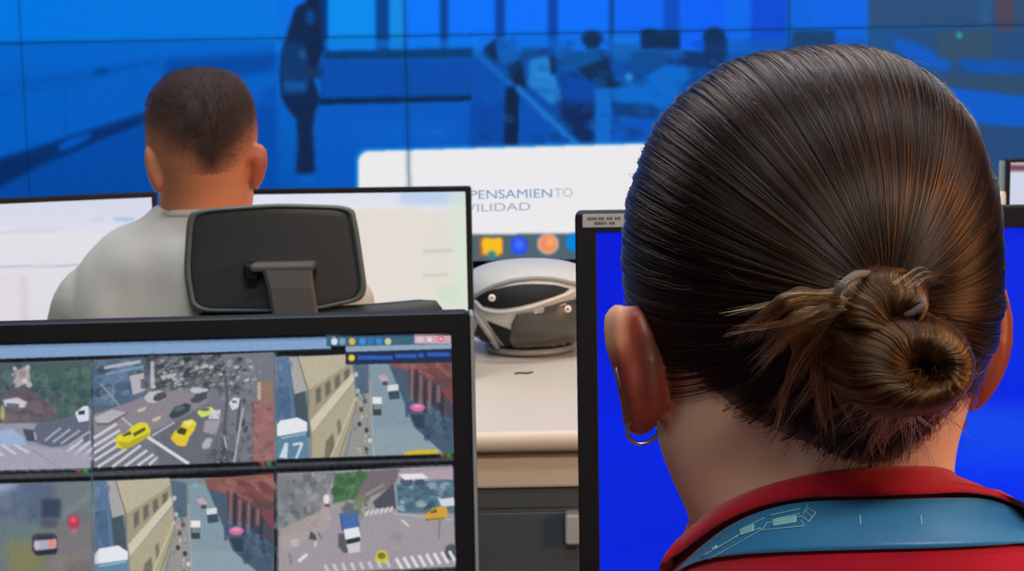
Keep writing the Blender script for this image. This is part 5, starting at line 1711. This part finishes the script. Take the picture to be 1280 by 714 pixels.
# his cropped hair: dark crown fading to stubble at the sides and nape
mcap = bmesh.new()
vs = loft(mcap, [ring_at(MAN, y, DM, .0008, 0, 64) for y in np.linspace(88.5, 236, 44)])
mlim = {}
for rr in vs:
    for i, v in enumerate(rr):
        a = abs((2 * PI * i / 64 + PI) % (2 * PI) - PI)
        mlim[v] = proj(v.co)[1] - float(np.interp(math.degrees(a), [0, 30, 60, 85, 100, 115, 130, 180], [224, 220, 206, 188, 196, 150, 116, 104]))
bmesh.ops.delete(mcap, geom=[f for f in mcap.faces if max(mlim[v] for v in f.verts) > 2], context='FACES')
mfaces = [(f.calc_area(), [v.co.copy() for v in f.verts]) for f in mcap.faces if len(f.verts) <= 4]
mh = obj('hair', mcap, None, man, True)
tag(mh, 'short dark brown hair with faded sides')
WH = P(262, 178, DM - .09)
def fade(co):
    out = np.zeros((len(co), 3))
    for i, p in enumerate(co):
        p = Vector(p)
        px, py = proj(p)
        lim_ = float(np.interp(px, [184, 200, 230, 262, 290, 310, 321], [190, 204, 226, 234, 226, 202, 186]))
        t = max(0, min(1, (lim_ - py) / 80 + .02))
        w = math.exp(-(((px - 264) / 17) ** 2 + ((py - 190) / 34) ** 2))
        n_ = mnoise.noise(p * 60) * .12
        t = max(0, min(1, t * (1 + n_) + .42 * w))
        t = t * t * (3 - 2 * t)
        out[i] = np.array((206, 135, 98)) * (1 - t) + np.array((38, 28, 28)) * t
    return out
paint_skin(mh.data, fade)
mh.data.materials.append(skin_mat('cropped_hair', 0.0, .8))
S, Rr, To = [], [], []
r = random.Random(4)
for fi in r.choices(range(len(mfaces)), weights=[a for a, _ in mfaces], k=5200):
    q = mfaces[fi][1]; u, v = r.random(), r.random()
    p = (q[0] * (1 - u) + q[1] * u) * (1 - v) + (q[min(3, len(q) - 1)] * (1 - u) + q[2] * u) * v
    px, py = proj(p)
    lim_ = float(np.interp(px, [184, 200, 230, 262, 290, 310, 321], [190, 204, 226, 234, 226, 202, 186]))
    t = max(0, min(1, (lim_ - py) / 70))
    if r.random() > t * 1.1: continue
    nrm = (p - P(253, 175, DM)).normalized()
    away = (p - WH); away = (away - nrm * away.dot(nrm))
    away = away.normalized() if away.length > .004 else Vector((r.gauss(0, 1), 0, r.gauss(0, 1))).normalized()
    sw = nrm.cross(away) * .5
    L = .0018 + .010 * t
    S.append([p, p + nrm * L * .3 + (away + sw * .3) * L * .4, p + nrm * L * .42 + (away + sw) * L * .95])
    Rr.append(r.uniform(.00007, .00012) * (.6 + t)); To.append(r.uniform(0, 1))
hair_curves('cropped_strands', S, Rr, hair_mat('dark_cropped_strands', .92, .5, .45, lo=.78), mh, To)

# ------------------------------------------------------------------ his chair
cx = P(345, 320, 2.02).x
ch = thing('office_chair', 'black office chair with wide headrest behind the seated man', 'chair', (cx, 2.06, 0))
YH = 1.985
def rounded(pts, r=.25, n=6):
    out = []
    m = len(pts)
    for i in range(m):
        a, b, c = Vector((*pts[i - 1], 0)), Vector((*pts[i], 0)), Vector((*pts[(i + 1) % m], 0))
        s, e = b.lerp(a, r), b.lerp(c, r)
        for k in range(n):
            t = k / (n - 1)
            p = s * (1 - t) ** 2 + b * 2 * t * (1 - t) + e * t * t
            out.append((p.x, p.y))
    return out
outl = rounded([(234, 266), (262, 260), (345, 254), (442, 257), (449, 290), (461, 374), (400, 388), (345, 391), (238, 391), (229, 340)], .28)
cpx = (345, 325)
def shell_ring(k, Y, crown=0):
    return [P(cpx[0] + (x - cpx[0]) * k, cpx[1] + (y - cpx[1]) * k, Y + crown * ((x - cpx[0]) / 115) ** 2) for x, y in outl]
bm = bmesh.new()
loft(bm, [shell_ring(.86, YH + .014, .012), shell_ring(.925, YH + .004, .012), shell_ring(.945, YH - .003, .012), shell_ring(.985, YH - .001, .012), shell_ring(1.0, YH + .008, .012), shell_ring(1.0, YH + .026, .012), shell_ring(.97, YH + .04, .012), shell_ring(.8, YH + .05, .012)])
hr = obj('headrest', bm, pmat('grey_black_shell', (88, 102, 100), .45, var=.06), ch, True)
bm = bmesh.new()
pv = []
for k in (.94, .925, .9, .8, .65, .5, .35, .2, .08):
    pv.append([P(cpx[0] + (x - cpx[0]) * k, cpx[1] + (y - cpx[1]) * k, YH + (.012 if k == .94 else .004 if k > .9 else .003) + .012 * ((x - cpx[0]) * k / 115) ** 2) for x, y in outl])
loft(bm, pv)
tag(obj('back_plate', bm, pmat('charcoal_plate', (58, 63, 66), .42, var=.06), hr, True), 'smooth charcoal back of the headrest')
bm = bmesh.new()
def pbox(x0, y0, x1, y1, Ya, Yb, bev=.003):
    a, b = P(x0, y1, Ya), P(x1, y0, Ya)
    box(bm, a.x, b.x, Ya, Yb, a.z, b.z, bev)
pbox(312, 329, 392, 341, YH - .03, YH + .012, .004)
brk = obj('tilt_bracket', bm, pmat('bracket_grey', (84, 86, 86), .5, var=.06), hr)
for x0, x1, y0, y1 in ((304, 322, 330, 352), (381, 392, 331, 350)):
    bm = bmesh.new(); pbox(x0, y0, x1, y1, YH - .022, YH + .014, .004); obj('hinge', bm, M_blackplastic, hr)
bm = bmesh.new()
def stem_ring(y, xa, xb, Ya, Yb):
    return [P(xa, y, Yb), P(xa, y, Ya + .004), P(xa + 4, y, Ya), P(xb - 4, y, Ya), P(xb, y, Ya + .004), P(xb, y, Yb)]
loft(bm, [stem_ring(338, 328, 390, YH - .034, YH - .004), stem_ring(360, 334, 393, YH - .036, YH - .006), stem_ring(392, 340, 398, YH - .036, YH - .002), stem_ring(430, 344, 400, YH - .03, YH + .01), stem_ring(520, 350, 396, YH - .01, YH + .02)])
obj('headrest_stem', bm, brk.data.materials[0], ch)
# back, seat, base
zb = P(470, 382, 2.02).z
bm = bmesh.new()
w0, w1 = P(232, 390, 2.02).x, P(556, 384, 2.02).x
rings = []
for k, (z, s) in enumerate(((.56, .80), (.62, .90), (.75, .97), (.88, 1.0), (zb - .03, .99), (zb - .012, .975), (zb - .002, .93), (zb + .0, .80))):
    c, h = (w0 + w1) / 2, (w1 - w0) / 2 * s
    th = .022 if k < 6 else (.016 if k == 6 else .006)
    tilt = (.056 + .02 * abs(z - .75))
    rings.append([Vector((c + h * math.sin(a), 2.0 + (.03 * math.sin(a) ** 2 if math.cos(a) > -2 else 0) - th * math.copysign(abs(math.cos(a)) ** .5, math.cos(a)) + .01, z + (.004 * math.sin(a) if k > 3 else 0))) for a in [2 * PI * i / 48 for i in range(48)]])
loft(bm, rings); obj('backrest', bm, pmat('dark_mesh_back', (46, 52, 52), .6, var=.1), ch, True)
scx = (w0 + w1) / 2
bm = bmesh.new()
box(bm, scx - .24, scx + .24, 2.0, 2.42, .37, .432, .025, 4); obj('seat', bm, pmat('black_seat_fabric', (30, 32, 34), .9, var=.15, scale=200), ch, True)
bm = bmesh.new(); box(bm, scx - .03, scx + .03, 1.985, 2.05, .36, .62, .008); box(bm, scx - .03, scx + .03, 1.99, 2.2, .34, .368, .006); obj('back_support', bm, M_blackplastic, ch)
bm = bmesh.new(); tube(bm, [(scx, 2.19, .09), (scx, 2.19, .40)], .026, 18); obj('gas_lift', bm, M_steel, ch, True)
for k in range(5):
    a = 2 * PI * k / 5 + .3
    bm = bmesh.new(); e = Vector((scx + .28 * math.cos(a), 2.19 + .28 * math.sin(a), .075))
    tube(bm, [(scx, 2.19, .10), e], [.026, .016], 12); lg = obj('leg', bm, M_blackplastic, ch, True)
    bm = bmesh.new(); tube(bm, [e + Vector((-.02 * math.sin(a), .02 * math.cos(a), -.045)), e + Vector((.02 * math.sin(a), -.02 * math.cos(a), -.045))], .03, 16); tube(bm, [e, e - Vector((0, 0, .03))], .008, 8); obj('caster', bm, M_blackplastic, lg, True)

# low stool under the woman
st = thing('stool', 'round black padded stool under the woman in the red polo', 'stool', (hipc[0], D, 0))
bm = bmesh.new(); tube(bm, [(hipc[0], D, .355), (hipc[0], D, .36), (hipc[0], D, .41), (hipc[0], D, .42)], [.17, .19, .19, .17], 36); obj('seat', bm, pmat('black_vinyl', (26, 26, 28), .5), st, True)
bm = bmesh.new(); tube(bm, [(hipc[0], D, .02), (hipc[0], D, .355)], .03, 18); obj('column', bm, M_steel, st, True)
bm = bmesh.new(); tube(bm, [(hipc[0], D, 0), (hipc[0], D, .012), (hipc[0], D, .03)], [.21, .21, .05], 36); obj('base', bm, M_steel, st, True)
# ------------------------------------------------------------------ light: ceiling panels of the control room
def ceiling_light(x, y, sx, sy, watts, rgb=(255, 250, 240), label=''):
    t = thing('ceiling_light', label, 'light', (x, y, RZ))
    bm = bmesh.new()
    box(bm, x - sx / 2 - .03, x + sx / 2 + .03, y - sy / 2 - .03, y + sy / 2 + .03, RZ - .03, RZ - .001, .004); obj('frame', bm, pmat('white_frame', (225, 225, 222), .5, var=.02), t)
    bm = bmesh.new(); box(bm, x - sx / 2, x + sx / 2, y - sy / 2, y + sy / 2, RZ - .036, RZ - .0305); obj('diffuser', bm, glow_mat('lit_diffuser', rgb, 1.5), t)
    L = bpy.data.lights.new('panel_lamp', 'AREA'); L.shape = 'RECTANGLE'; L.size, L.size_y = sx, sy; L.energy = watts
    L.color = lin(rgb)
    o = bpy.data.objects.new('panel_lamp', L); COL.objects.link(o); o.location = (x, y, RZ - .045)
    return t
ceiling_light(.1, .55, 1.2, .3, 12, (244, 248, 255), 'long ceiling light panel over the woman at the blue screen')
ceiling_light(-.5, 2.0, 1.2, .3, 22, (240, 246, 255), 'long ceiling light panel over the seated man')
ceiling_light(.6, 3.1, 1.2, .3, 20, (244, 246, 250), 'long ceiling light panel over the beige desk')
ceiling_light(.3, -1.2, 1.2, .3, 62, (255, 250, 244), 'long ceiling light panel at the back of the control room')
# warm wall lamp on the right-hand side of the room
t = thing('wall_lamp', 'warm wide wall lamp on the right hand wall of the control room', 'lamp', (RX1, .1, 1.75))
bm = bmesh.new(); box(bm, RX1 - .05, RX1, -.4, .6, 1.45, 2.05, .01); obj('housing', bm, M_darkgrey, t)
bm = bmesh.new(); box(bm, RX1 - .056, RX1 - .051, -.37, .57, 1.48, 2.02); obj('diffuser', bm, glow_mat('warm_diffuser', (255, 190, 120), 2.0), t)
L = bpy.data.lights.new('wall_lamp_light', 'AREA'); L.shape = 'RECTANGLE'; L.size, L.size_y = .6, 1.0; L.energy = 80; L.color = lin((255, 186, 124))
o = bpy.data.objects.new('wall_lamp_light', L); COL.objects.link(o); o.location = (RX1 - .07, .1, 1.75); o.rotation_euler = (0, math.radians(90), 0)

w = bpy.data.worlds.new('room_air'); SC.world = w; w.use_nodes = True
w.node_tree.nodes['Background'].inputs['Color'].default_value = (.05, .06, .08, 1)
w.node_tree.nodes['Background'].inputs['Strength'].default_value = .3
vs_ = SC.view_settings
vs_.view_transform = 'Standard'; vs_.look = 'None'; vs_.gamma = 1; vs_.use_curve_mapping = False; vs_.exposure = 0
